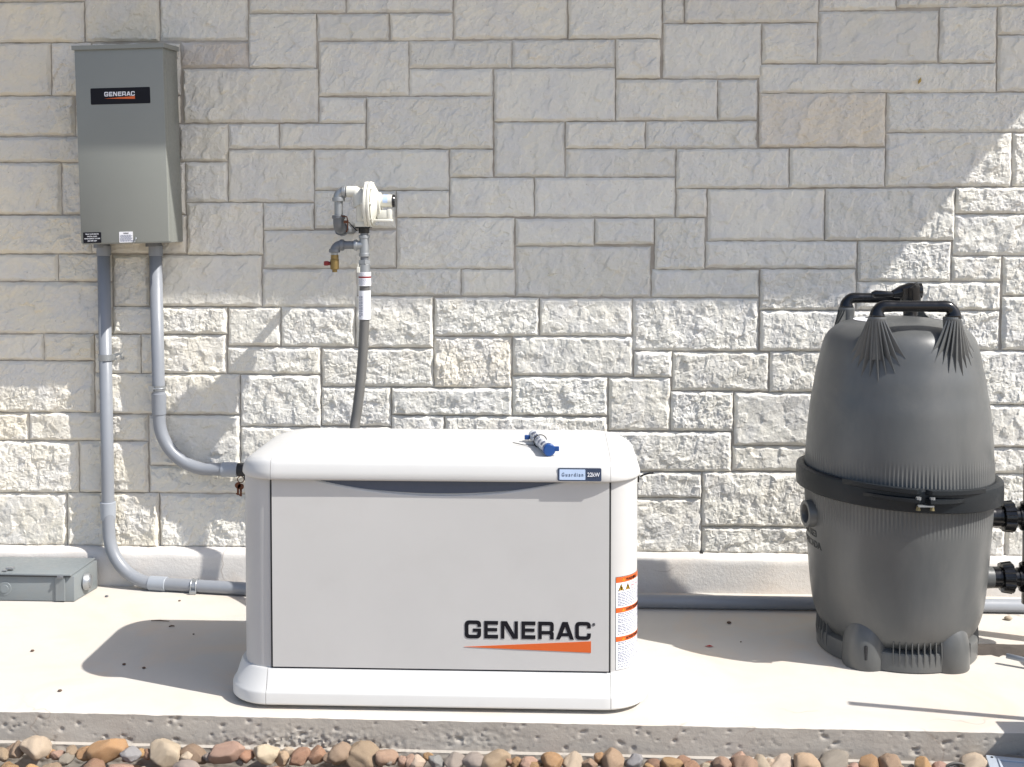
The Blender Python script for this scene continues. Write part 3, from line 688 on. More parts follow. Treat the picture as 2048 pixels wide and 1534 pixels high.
# rolled document in a clear tube, lying on the lid
def tube_roll():
    A = Vector((-.075, -1.10, .7935)); B = Vector((-.035, -1.165 - .03, .775))
    A = Vector((-.0800, -.955, .7710)); B = Vector((-.0320, -1.165, .7670))
    t = thing('document_tube', 'clear document tube with blue end caps lying on the white lid', 'tube', A)
    d = (B - A).normalized(); r = .0165
    b = MB(); pts = [A + d * s * (B - A).length for s in np.linspace(0, 1, 24)]
    b.tube(pts, [r * (1 + .05 * sin(i * 1.3)) for i in range(24)], 24); b.obj('clear_sleeve', M['clear'], t, True)
    b = MB(); b.tube([A + d * .012, B - d * .006], r * .86, 20); b.obj('paper_roll', M['paper'], t, True)
    b = MB(); rr = random.Random(5); u = d.orthogonal().normalized(); w = d.cross(u)
    for i in range(5):
        L = (B - A).length * (.1 + .17 * i); ang = rr.uniform(.6, 2.2); V = []
        for a in (0, .5, 1.0):
            for s in (0, .018): V.append(A + d * (L + s) + (Vector((1, 0, 0)) * cos(ang + a) + Vector((0, 0, 1)) * sin(ang + a)) * (r * 1.07))
        b.add(V, [[0, 1, 3, 2], [2, 3, 5, 4]])
    b.obj('printed_text', M['ink_grey'], t)
    MB().cyl(B - d * .014, B + d * .008, r * 1.13, 24, None, .003).obj('end_cap', M['blue'], t, 'auto')
    MB().cyl(A - d * .006, A + d * .012, r * 1.10, 24, None, .003).obj('end_cap', M['clear'], t, 'auto')
    MB().box((B.x + .014, B.y - .004, B.z - .004), (B.x + .030, B.y + .006, B.z + .010), .002).obj('cap_tab', M['blue'], t)
    MB().box((A.x - .030, A.y - .022, A.z - .010), (A.x - .014, A.y - .008, A.z + .004), .002).obj('cap_tab', M['blue'], t)
    C0 = A.lerp(B, .42)
    z = MB(); z.tube([C0 + (u * cos(a) + w * sin(a)) * (r * 1.22) for a in np.linspace(0, 2 * pi, 25)], .0016, 6, False)
    z.tube([C0 + Vector((-.018, 0, -.012)), C0 + Vector((-.05, .012, -.014)), C0 + Vector((-.085, .03, -.010))], .0014, 6)
    z.obj('cable_tie', M['black'], t, True)
tube_roll()

# ================================================================ TRANSFER SWITCH BOX
bx = thing('transfer_switch_box', 'tall grey metal transfer switch box mounted on the wall', 'electrical box', (-1.63, -.13, 1.35))
X0, X1, Z0, Z1, YF, YB = -1.800, -1.468, 1.353, 2.099, -.205, -.030
MB().box((X0, YF, Z0), (X1, YB, Z1 - .002), .0035).obj('enclosure', M['grey_box'], bx, 'auto')
# removable front cover with folded sides
MB().box((X0 - .0025, YF - .003, Z0 + .004), (X1 + .0025, YF + .030, Z1 - .010), .0022).obj('front_cover', M['grey_box'], bx, 'auto')
MB().add([(X0 - .010, YF - .010, Z1 - .014), (X1 + .010, YF - .010, Z1 - .014), (X1 + .008, YB, Z1 - .004), (X0 - .008, YB, Z1 - .004),
          (X0 - .010, YF - .010, Z1 + .002), (X1 + .010, YF - .010, Z1 + .002), (X1 + .008, YB, Z1 + .014), (X0 - .008, YB, Z1 + .014)],
         [[3, 2, 1, 0], [4, 5, 6, 7], [0, 1, 5, 4], [1, 2, 6, 5], [2, 3, 7, 6], [3, 0, 4, 7]]).obj('rain_cap', M['grey_box'], bx)
MB().box((X0 + .05, YB, Z0 + .1), (X0 + .09, .0, Z1 - .1)).box((X1 - .09, YB, Z0 + .1), (X1 - .05, .0, Z1 - .1)).obj('wall_bracket', M['galv_dark'], bx)
yf = YF - .0030
def plate(name, x0, x1, z0, z1, r, y, mat, par, th=.001):
    pts = rc([(x0, z0, r), (x1, z0, r), (x1, z1, r), (x0, z1, r)], 4); v, f = curve_mesh([pts], .5)
    return mesh_obj(name, [(p[0], y - (th if p[2] > 0 else 0), p[1]) for p in v], f, mat, par)
np_ = plate('nameplate', -1.7455, -1.5185, 1.879, 1.940, .004, yf, M['ink'], bx)
logo(lambda x, z, d: (x, yf - .0012 - d, z), -1.6935, 1.9085, 7.2e-5, M['white_print'], M['orange'], np_, .0003, False)
lb = plate('data_label', -1.7935, -1.7245, 1.358, 1.3985, .003, yf, M['ink'], bx)
for i, (s, w) in enumerate((('TRULY AUTOMATIC', .052), ('DIGITAL LOAD', .038), ('MANAGEMENT SYSTEM', .060), ('200 AMP 240V', .036))):
    text_on('label_text', s, -1.759 - w / 2, 1.3895 - i * .0085, w, .0044, lambda x, z, d: (x, yf - .0014 - d, z), M['white_print'], lb, .01, th=.0002)
lb = plate('paper_label', -1.655, -1.603, 1.3575, 1.398, .001, yf, M['paper'], bx)
text_on('label_text', 'WARNING', -1.639, 1.3905, .02, .004, lambda x, z, d: (x, yf - .0014 - d, z), M['ink'], lb, .02, th=.0002)
tt = MB(); r_ = random.Random(9)
for i in range(9):
    s = -1.652 + r_.uniform(0, .006)
    while s < -1.609: w = r_.uniform(.003, .008); tt.add([(s, yf - .0014, 1.3845 - i * .0029), (s + w, yf - .0014, 1.3845 - i * .0029), (s + w, yf - .0014, 1.386 - i * .0029), (s, yf - .0014, 1.386 - i * .0029)], [[0, 1, 2, 3]]); s += w + .0014
tt.obj('label_print', M['ink_grey'], lb)['kind'] = 'stuff'
MB().tube([(-1.597, yf - .004, 1.360), (-1.592, yf - .008, 1.366), (-1.588, yf - .008, 1.372), (-1.592, yf - .003, 1.377)], .0022, 8).cyl((-1.597, yf + .002, 1.360), (-1.597, yf - .008, 1.360), .004, 10).obj('padlock_hasp', M['galv'], bx, True)
for hx in (-1.783, -1.577): MB().cyl((hx, -.055, 1.338), (hx, -.055, 1.356), .031, 24).obj('conduit_hub', M['galv_dark'], bx, 'auto')
bx.rotation_euler = (0, radians(-1.3), 0); bx.location.x -= .010; bx.location.z += .002

# ================================================================ CONDUITS
cd = thing('conduit', 'long grey conduit running down the wall and along the slab behind the generator', 'conduit', (-1.783, -.055, 0))
P = arc_path([(-1.786, -.055, 1.345), (-1.782, -.052, .33), (-1.765, -.082, .0255), (-1.20, -.160, .0255), (.0, -.250, .0255), (3.2, -.247, .0255)], [.3, .20, .5, .5], 22)
MB().tube(P, .0245, 28).obj('pipe', M['pvc'], cd, True)
MB().cyl((-1.782, -.0525, .262), (-1.782, -.0525, .333), .0285, 28, .0305, .002).obj('coupling', M['pvc_light'], cd, 'auto')
MB().cyl((-1.600, -.1050, .0262), (-1.530, -.1145, .0262), .0285, 28, None, .002).obj('coupling', M['pvc_light'], cd, 'auto')
MB().cyl((-1.785, -.055, 1.305), (-1.785, -.055, 1.345), .0275, 28, None, .002).obj('coupling', M['pvc'], cd, 'auto')
def strap(p, d, par, ext):
    p = Vector(p); s = MB()
    if d == 'z':
        pts = [(p.x - .0262 * cos(a), p.y - .0262 * sin(a), p.z) for a in np.linspace(0, pi, 13)]
        V = []
        for q in pts + [(p.x + .0262, -.018, p.z), (p.x + .0262 + ext, -.018, p.z)]:
            V += [(q[0], q[1], q[2] - .012), (q[0], q[1], q[2] + .012)]
        for q in reversed(pts + [(p.x + .0262, -.018, p.z), (p.x + .0262 + ext, -.018, p.z)]):
            c = Vector((q[0] - p.x, q[1] - p.y, 0)); c = c.normalized() * .002 if c.length < .03 else Vector((0, -.002, 0))
            V += [(q[0] + c.x, q[1] + c.y, q[2] - .012), (q[0] + c.x, q[1] + c.y, q[2] + .012)]
        n = len(V) // 2
        s.add(V, [[2 * i, 2 * i + 1, (2 * i + 3) % len(V), (2 * i + 2) % len(V)] for i in range(n)])
        s.cyl((p.x + .0262 + ext - .011, -.0205, p.z), (p.x + .0262 + ext - .011, -.026, p.z), .006, 10)
    else:
        for dx in (-.010, .010):
            s.tube([(p.x + dx, p.y + .027, .004)] + [(p.x + dx, p.y + .0272 * cos(a), p.z + .0272 * sin(a)) for a in np.linspace(0, pi, 13)] + [(p.x + dx, p.y - .0272, .012)], .0022, 6)
        V = []
        for a in np.linspace(0, pi * .98, 13):
            V += [(p.x - .008, p.y + .0262 * cos(a), p.z + .0262 * sin(a)), (p.x + .008, p.y + .0262 * cos(a), p.z + .0262 * sin(a))]
        s.add(V, [[2 * i, 2 * i + 1, 2 * i + 3, 2 * i + 2] for i in range(12)])
        s.box((p.x - .013, p.y - .034, .001), (p.x + .013, p.y - .024, .016), .002)
    s.obj('strap', M['galv'], par, False)
strap((-1.783, -.0535, .905), 'z', cd, .034)
strap((-1.414, -.1305, .0255), 'x', cd, 0)
c2 = thing('conduit', 'shorter grey conduit curving from the wall box to the generator\'s left side', 'conduit', (-1.577, -.055, .46))
P = arc_path([(-1.580, -.055, 1.345), (-1.574, -.052, .70), (-1.572, -.055, .466), (-1.02, -.060, .466), (-.93, -.066, .466)], [.5, .20, .3], 22)
MB().tube(P, .0245, 28).obj('pipe', M['pvc'], c2, True)
MB().cyl((-1.579, -.055, 1.305), (-1.579, -.055, 1.345), .0275, 28, None, .002).obj('coupling', M['pvc'], c2, 'auto')
MB().cyl((-1.574, -.052, .68), (-1.574, -.052, .765), .0275, 28, .0285, .002).obj('coupling', M['pvc'], c2, 'auto')
MB().cyl((-1.325, -.0567, .466), (-1.262, -.0575, .466), .0290, 28, None, .002).obj('coupling', M['pvc_light'], c2, 'auto')
MB().cyl((-1.2615, -.0575, .466), (-1.13, -.06, .466), .0262, 24).obj('bushing', M['dark'], c2, 'auto')
s = MB(); s.tube([(-1.574 + .0262 * cos(a), -.053 - .0262 * sin(a), .785) for a in np.linspace(-.1, pi, 13)], .003, 6).box((-1.605, -.083, .775), (-1.585, -.077, .795), .001).cyl((-1.590, -.08, .785), (-1.575, -.082, .785), .0035, 8)
V = []
for a in np.linspace(-.1, pi + .1, 13): V += [(-1.574 + .0259 * cos(a), -.053 - .0259 * sin(a), .775), (-1.574 + .0259 * cos(a), -.053 - .0259 * sin(a), .796)]
s.add(V, [[2 * i, 2 * i + 1, 2 * i + 3, 2 * i + 2] for i in range(12)]); s.obj('strap', M['galv'], c2)
P = arc_path([(-.93, -.066, .466), (-.80, -.08, .466), (-.72, -.40, .40), (-.70, -.62, .36)], .08, 8)
MB().tube(P, .02, 16).obj('flexible_whip', M['hose'], c2, True)

# ================================================================ GAS REGULATOR AND PIPING
GY = -.290
rg = thing('gas_regulator', 'cream gas regulator with round diaphragm and galvanised elbow on the left', 'gas regulator', (-.70, 0, 1.40))
ZC = 1.502
def disc(x0, x1, r0, r1, z=ZC, seg=40, ch=.004): return MB().cyl((x0, GY, z), (x1, GY, z), r0, seg, r1, ch)
q = MB().cyl((-.705, GY, ZC), (-.6935, GY, ZC), .084, 44, None, .002).cyl((-.6925, GY, ZC), (-.681, GY, ZC), .084, 44, None, .003)
for a in np.linspace(0, 2 * pi, 9)[:-1]:
    q.cyl((-.710, GY + .076 * cos(a), ZC + .076 * sin(a)), (-.674, GY + .076 * cos(a), ZC + .076 * sin(a)), .0055, 6)
q.obj('diaphragm_case', M['cream'], rg, 'auto')
MB().cyl((-.681, GY, ZC), (-.655, GY, ZC), .078, 40, .046, .004).cyl((-.655, GY, ZC), (-.649, GY, ZC), .044, 30).obj('bonnet', M['cream'], rg, 'auto')
MB().cyl((-.650, GY, ZC + .012), (-.6065, GY, ZC + .012), .0235, 28, None, .001).obj('spring_tower', M['cream'], rg, 'auto')
V = []
for a in np.linspace(-.3, 1.5, 9): V += [(-.640, GY - .0238 * cos(a), ZC + .012 + .0238 * sin(a)), (-.622, GY - .0238 * cos(a), ZC + .012 + .0238 * sin(a))]
MB().add(V, [[2 * i, 2 * i + 2, 2 * i + 3, 2 * i + 1] for i in range(8)]).obj('blue_label', M['label_blue'], rg)
MB().cyl((-.6065, GY, ZC + .012), (-.596, GY, ZC + .012), .0245, 24, .022, .001).obj('end_cap', M['black'], rg, 'auto')
MB().box((-.66, GY - .028, ZC - .052), (-.614, GY + .012, ZC - .022), .003).box((-.675, GY - .034, ZC - .064), (-.606, GY + .02, ZC - .054), .003).box((-.622, GY - .03, ZC - .054), (-.609, GY + .014, ZC - .018), .002).obj('vent_box', M['cream'], rg, 'auto')
b = MB(); b.box((-.738, GY - .032, 1.436), (-.704, GY + .032, ZC + .048), .012); b.cyl((-.704, GY, ZC), (-.72, GY, ZC), .070, 32, .040)
b.tube([(-.775, GY, 1.548), (-.745, GY, 1.548), (-.728, GY, 1.530), (-.715, GY, 1.505)], [.021, .022, .030, .04], 24)
b.box((-.741, GY - .027, 1.419), (-.687, GY + .027, 1.440), .003); b.obj('valve_body', M['cream'], rg, 'auto')
MB().box((-.7405, GY - .0265, 1.414), (-.6865, GY + .0265, 1.419)).cyl((-.7125, GY, 1.396), (-.7125, GY, 1.4145), .020, 24).obj('gasket_nipple', M['black'], rg, 'auto')
MB().cyl((-.790, GY, 1.548), (-.773, GY, 1.548), .0165, 20).obj('nipple', M['galv_dark'], rg, 'auto')
# elbow, riser and street elbow back into the wall
e = MB(); e.tube(arc_path([(-.781, GY, 1.548), (-.8060, GY, 1.548), (-.8060, GY, 1.520)], .022, 8), .0195, 24)
e.cyl((-.793, GY, 1.548), (-.779, GY, 1.548), .0235, 24, None, .002).cyl((-.806, GY, 1.512), (-.806, GY, 1.527), .0235, 24, None, .002)
e.obj('elbow', M['galv'], rg, 'auto')
MB().cyl((-.806, GY, 1.455), (-.806, GY, 1.514), .0155, 22).obj('pipe', M['galv'], rg, 'auto')
e = MB(); e.tube(arc_path([(-.806, GY, 1.462), (-.806, GY, 1.418), (-.806, GY + .09, 1.405)], .025, 8), .0205, 24)
e.cyl((-.806, GY, 1.448), (-.806, GY, 1.462), .0245, 24, None, .002).cyl((-.806, GY + .045, 1.412), (-.806, GY + .065, 1.409), .0265, 8)
e.obj('elbow', M['galv_dark'], rg, 'auto')
MB().tube([(-.806, GY + .06, 1.409), (-.806, .02, 1.404)], .0165, 20).obj('supply_pipe', M['galv_dark'], rg, True)
MB().tube([(-.796, GY - .018, 1.46), (-.772, GY - .022, 1.456), (-.768, GY - .022, 1.437), (-.770, GY - .02, 1.41), (-.775, GY - .02, 1.40)], .0025, 6).box((-.784, GY - .026, 1.432), (-.766, GY - .018, 1.443), .002).obj('wire_seal', M['rust'], rg, True)
MB().tube([(-.766, GY - .015, 1.436), (-.745, GY - .01, 1.412), (-.738, GY, 1.404)], .002, 6).obj('tamper_wire', M['dark'], rg)

# tee and down hose: one connected assembly
tz = thing('gas_hose_assembly', 'galvanised tee and dark flexible gas hose dropping behind the generator', 'gas hose', (-.71, GY, .70))
TX = -.7115
b = MB(); b.cyl((TX, GY, 1.311), (TX, GY, 1.388), .0175, 26).cyl((TX, GY, 1.376), (TX, GY, 1.389), .0205, 26, None, .002).cyl((TX, GY, 1.309), (TX, GY, 1.323), .0205, 26, None, .002)
b.cyl((TX, GY, 1.352), (TX - .031, GY, 1.352), .0165, 24).cyl((TX - .026, GY, 1.352), (TX - .038, GY, 1.352), .0205, 24, None, .002); b.obj('tee', M['galv'], tz, 'auto')
for a_, b_ in ((1.388, 1.398), (1.296, 1.311)): MB().cyl((TX, GY, a_), (TX, GY, b_), .0148, 20).obj('nipple', M['galv_dark'], tz, 'auto')
MB().cyl((TX - .082, GY, 1.352), (TX - .036, GY, 1.352), .0150, 24).obj('side_nipple', M['galv_dark'], tz, 'auto')
e = MB(); e.tube(arc_path([(TX - .074, GY, 1.352), (TX - .1105, GY, 1.352), (TX - .1105, GY, 1.327)], .026, 9), .0175, 24)
e.cyl((TX - .090, GY, 1.352), (TX - .076, GY, 1.352), .0212, 24, None, .002).cyl((TX - .1105, GY, 1.324), (TX - .1105, GY, 1.338), .0205, 24, None, .002); e.obj('elbow', M['galv_dark'], tz, 'auto')
MB().cyl((TX - .1105, GY, 1.314), (TX - .1105, GY, 1.328), .0125, 20).obj('nipple', M['galv'], tz, 'auto')
MB().cyl((TX - .1105, GY, 1.268), (TX - .1105, GY, 1.316), .0145, 8).cyl((TX - .1105, GY, 1.262), (TX - .1105, GY, 1.300), .0160, 22, None, .002).cyl((TX - .1105, GY, 1.252), (TX - .1105, GY, 1.264), .0095, 16).obj('brass_valve', M['brass'], tz, 'auto')
MB().cyl((TX - .127, GY, 1.284), (TX - .136, GY, 1.284), .007, 12).box((TX - .149, GY - .012, 1.276), (TX - .133, GY + .012, 1.293), .003).obj('valve_knob', M['red'], tz, 'auto')
MB().cyl((TX, GY, 1.283), (TX, GY, 1.297), .0230, 6).cyl((TX, GY, 1.250), (TX, GY, 1.283), .0215, 26, None, .003).obj('union', M['galv'], tz, 'auto')
MB().box((TX - .026, GY - .020, 1.250), (TX - .014, GY - .010, 1.272), .002).box((TX - .022, GY - .018, 1.272), (TX - .018, GY - .013, 1.284)).obj('union_tab', M['cream'], tz)
MB().cyl((TX + .001, GY, 1.202), (TX + .001, GY, 1.2525), .0228, 28).obj('hose_collar', M['paper'], tz, 'auto')
V = []
for a in np.linspace(0, pi, 13): V += [(TX + .001 + .0231 * cos(a), GY - .0231 * sin(a), 1.231), (TX + .001 + .0231 * cos(a), GY - .0231 * sin(a), 1.2375)]
MB().add(V, [[2 * i, 2 * i + 1, 2 * i + 3, 2 * i + 2] for i in range(12)]).obj('red_stripe', M['red'], tz)
tt = MB(); r_ = random.Random(2)
def ring_words(tt, cx, r, z, h, a0, a1):
    a = a0
    while a < a1:
        w = r_.uniform(.08, .25)
        tt.add([(cx + r * cos(a), GY - r * sin(a), z), (cx + r * cos(a + w), GY - r * sin(a + w), z), (cx + r * cos(a + w), GY - r * sin(a + w), z + h), (cx + r * cos(a), GY - r * sin(a), z + h)], [[0, 1, 2, 3]]); a += w + .07
for z in (1.246, 1.241, 1.226, 1.2215, 1.217, 1.2125, 1.208): ring_words(tt, TX + .001, .0231, z, .0016, .5, 2.6)
tt.obj('collar_print', M['ink_grey'], tz)['kind'] = 'stuff'
P = [(TX, GY, 1.203), (TX, GY, 1.12), (TX - .003, GY - .002, 1.02), (TX - .012, GY - .008, .88), (TX - .024, GY - .02, .76), (TX - .034, GY - .034, .68), (TX - .038, GY - .08, .56), (TX - .03, GY - .18, .44), (TX - .02, GY - .28, .40)]
def smooth_path(P, n=10):
    P = [Vector(p) for p in P]; out = []
    for i in range(len(P) - 1):
        p0, p1, p2, p3 = P[max(i - 1, 0)], P[i], P[i + 1], P[min(i + 2, len(P) - 1)]
        for k in range(n):
            t = k / n; out.append(.5 * ((2 * p1) + (-p0 + p2) * t + (2 * p0 - 5 * p1 + 4 * p2 - p3) * t * t + (-p0 + 3 * p1 - 3 * p2 + p3) * t ** 3))
    out.append(P[-1]); return out
hp = smooth_path(P, 40)
MB().tube(hp, [.0182 + (.0007 if (i % 2) else 0) for i in range(len(hp))], 22).obj('flexible_hose', M['hose'], tz, True)
V = []; k = 0
tp = [q for q in hp if 1.078 < q.z < 1.185]
for q in tp:
    for a in np.linspace(-.15, pi + .15, 15): V.append((q.x + .0222 * cos(a), q.y - .0222 * sin(a), q.z))
mesh_obj('paper_tag', V, [[i * 15 + j, i * 15 + j + 1, (i + 1) * 15 + j + 1, (i + 1) * 15 + j] for i in range(len(tp) - 1) for j in range(14)], M['paper'], tz, True)
tt = MB()
for col, a0 in ((0, 1.75), (1, 2.15), (2, 1.42)):
    z = 1.165
    while z > 1.09:
        h = r_.uniform(.004, .011) if col < 2 else .0
        if h: tt.add([(TX - .0005 + .0227 * cos(a), GY - .0227 * sin(a) - .001, zz) for a, zz in ((a0, z), (a0 + .16, z), (a0 + .16, z - h), (a0, z - h))], [[0, 1, 2, 3]])
        z -= h + .0025 if h else 1
tt.obj('tag_print', M['ink_grey'], tz)['kind'] = 'stuff'

rg.location.x -= .009; tz.location.x -= .009

# ================================================================ POOL FILTER TANK
FX, FY = 1.140, -.610
ft = thing('pool_filter', 'big charcoal plastic pool filter tank with two black handles right of the generator', 'pool filter', (FX, FY, 0))
UP = [(.3065, .585), (.3062, .60), (.3055, .62), (.3045, .64), (.303, .66), (.3015, .69), (.298, .74), (.2935, .786), (.288, .835), (.280, .88), (.272, .93), (.2615, .975), (.2555, 1.007), (.246, 1.040), (.234, 1.062), (.216, 1.080), (.190, 1.096), (.15, 1.108), (.10, 1.115), (.05, 1.118), (.001, 1.119)]
LO = [(.18, .020), (.215, .045), (.238, .070), (.256, .095), (.270, .13), (.279, .17), (.2865, .234), (.292, .30), (.296, .36), (.300, .42), (.3025, .46), (.304, .49), (.305, .51), (.3055, .535), (.306, .56)]
def dens(prof, n):
    z = [p[1] for p in prof]; r = [p[0] for p in prof]; L = np.cumsum([0] + [math.hypot(r[i + 1] - r[i], z[i + 1] - z[i]) for i in range(len(r) - 1)])
    t = np.linspace(0, L[-1], n)
    # smooth (catmull) interpolation
    def cr(v):
        out = []
        for s in t:
            i = min(max(np.searchsorted(L, s) - 1, 0), len(L) - 2); u = (s - L[i]) / (L[i + 1] - L[i])
            m0 = (v[i + 1] - v[max(i - 1, 0)]) / (L[i + 1] - L[max(i - 1, 0)]) * (L[i + 1] - L[i]); m1 = (v[min(i + 2, len(v) - 1)] - v[i]) / (L[min(i + 2, len(v) - 1)] - L[i]) * (L[i + 1] - L[i])
            out.append((2 * u ** 3 - 3 * u ** 2 + 1) * v[i] + (u ** 3 - 2 * u ** 2 + u) * m0 + (-2 * u ** 3 + 3 * u ** 2) * v[i + 1] + (u ** 3 - u ** 2) * m1)
        return out
    return list(zip(cr(r), cr(z)))
NR = 150
def ribs(r, z, a, hi):
    f = np.clip((.675 - z) / .045, 0, 1) if hi else np.clip((z - .44) / .05, 0, 1)
    s = .5 + .5 * cos(a * NR); return r - .0034 * f * (1 - s) ** 1.0
v, f = lathe(dens(UP, 64), FX, FY, NR * 6, lambda r, z, a: ribs(r, z, a, True)); up_o = mesh_obj('upper_tank', v, f, M['tank'], ft, True)
v, f = lathe(dens(LO, 50), FX, FY, NR * 6, lambda r, z, a: ribs(r, z, a, False)); lo_o = mesh_obj('lower_tank', v, f, M['tank'], ft, True)
# clamp band
bp = [(.302, .535), (.325, .532), (.3335, .537), (.3345, .553), (.3345, .590), (.332, .600), (.322, .606), (.312, .606), (.302, .600)]
v, f = lathe(bp, FX, FY, 160, None, False)
c, s_ = cos(radians(1.8)), sin(radians(1.8))
tilt = lambda p: (FX + (p[0] - FX), p[1], p[2] - (p[0] - FX) * .045)
bo = mesh_obj('clamp_band', [tilt(p) for p in v], f, M['band'], ft, 'auto')
def lens(x0, x1, xm, yo, z0, z1, name, par, mat):
    """curved clamp plate following the band front; widest at xm"""
    V = []; n = 14
    for i in range(n + 1):
        t = i / n; x = x0 + (x1 - x0) * t
        a = math.asin(max(-1, min(1, (x - FX) / .335))); r0 = .3335
        w = (1 - abs((x - xm) / (xm - x0 if x < xm else x1 - xm))) if True else 0
        w = max(.06, w ** .8)
        for rr, z in ((r0, z0), (r0 + yo * w, z0 + .004), (r0 + yo * w, z1 - .002), (r0, z1)):
            V.append(tilt((FX + rr * sin(a), FY - rr * cos(a), z)))
    F = [[i * 4 + k, i * 4 + 4 + k, i * 4 + 4 + (k + 1) % 4, i * 4 + (k + 1) % 4] for i in range(n) for k in range(4)] + [[0, 1, 2, 3], [n * 4 + 3, n * 4 + 2, n * 4 + 1, n * 4]]
    return mesh_obj(name, V, F, mat, par, 'auto')
lens(.955, 1.1205, 1.1204, .030, .566, .582, 'clamp_plate', bo, M['band'])
lens(1.1325, 1.262, 1.1326, .030, .566, .584, 'clamp_plate', bo, M['band'])
lens(.90, 1.1205, 1.1204, .022, .592, .611, 'clamp_flange', bo, M['band'])
lens(1.1325, 1.34, 1.1326, .022, .592, .611, 'clamp_flange', bo, M['band'])
for x in (1.108, 1.148):
    a = math.asin((x - FX) / .335); px, py = FX + .352 * sin(a), FY - .352 * cos(a)
    MB().cyl((px, py, .580), (px, py, .589), .0085, 6).obj('bolt', M['galv'], bo)
    MB().cyl((px, py, .548), (px, py, .560), .0075, 10, .005).obj('bolt', M['brass_dull'], bo)
MB().box((1.104, FY - .361, .560), (1.152, FY - .345, .564)).obj('bolt', M['galv'], bo)
# base: skirt, lobes with slots, gusset fins
MB().add(*lathe([(.256, 0), (.2605, .004), (.2605, .052), (.258, .062), (.240, .070)], FX, FY, 96)).obj('base_ring', M['tank'], ft, 'auto')
for k, ang in enumerate((225, 315, 45, 135)):
    a = radians((230, 301, 45, 135)[k]); fr = (.228, .216, .220, .220)[k]; cx, cy = FX + fr * cos(a), FY + fr * sin(a)
    ft_o = MB(); v, f = lathe([(.070, 0), (.072, .004), (.072, .050), (.070, .080), (.064, .108), (.054, .132), (.038, .155), (.015, .170)], cx, cy, 40); ft_o.add(v, f)
    fo = ft_o.obj('foot', M['tank'], ft, 'auto')
    for da in ((.49, ) if k == 0 else (.77,) if k == 1 else ()):
        b_ = a + da; px, py = cx + .0716 * cos(b_), cy + .0716 * sin(b_)
        mt = Matrix.Translation((px, py, .060)) @ Matrix.Rotation(b_, 4, 'Z')
        MB().box((-.003, -.0050, -.024), (.0014, .0050, .024), .0035, mt).obj('slot', M['dark'], fo)
for base_a, n in ((270, 9), (180, 7), (0, 7)):
    fn = MB()
    for i in range(n):
        a = radians(base_a - 17 + 34 * i / (n - 1)); ca, sa = cos(a), sin(a); tx, ty = -sa * .0016, ca * .0016
        pr = [(.240, .050), (.2605, .020), (.2635, .052), (.2605, .100), (.252, .097), (.232, .075)]
        V = [(FX + r * ca + s * tx, FY + r * sa + s * ty, z) for s in (-1, 1) for r, z in pr]
        m = len(pr); fn.add(V, [list(range(m)), [m + j for j in range(m)][::-1]] + [[j, j + m, (j + 1) % m + m, (j + 1) % m] for j in range(m)])
    fn.obj('gusset_fins', M['tank'], ft, recalc=True)
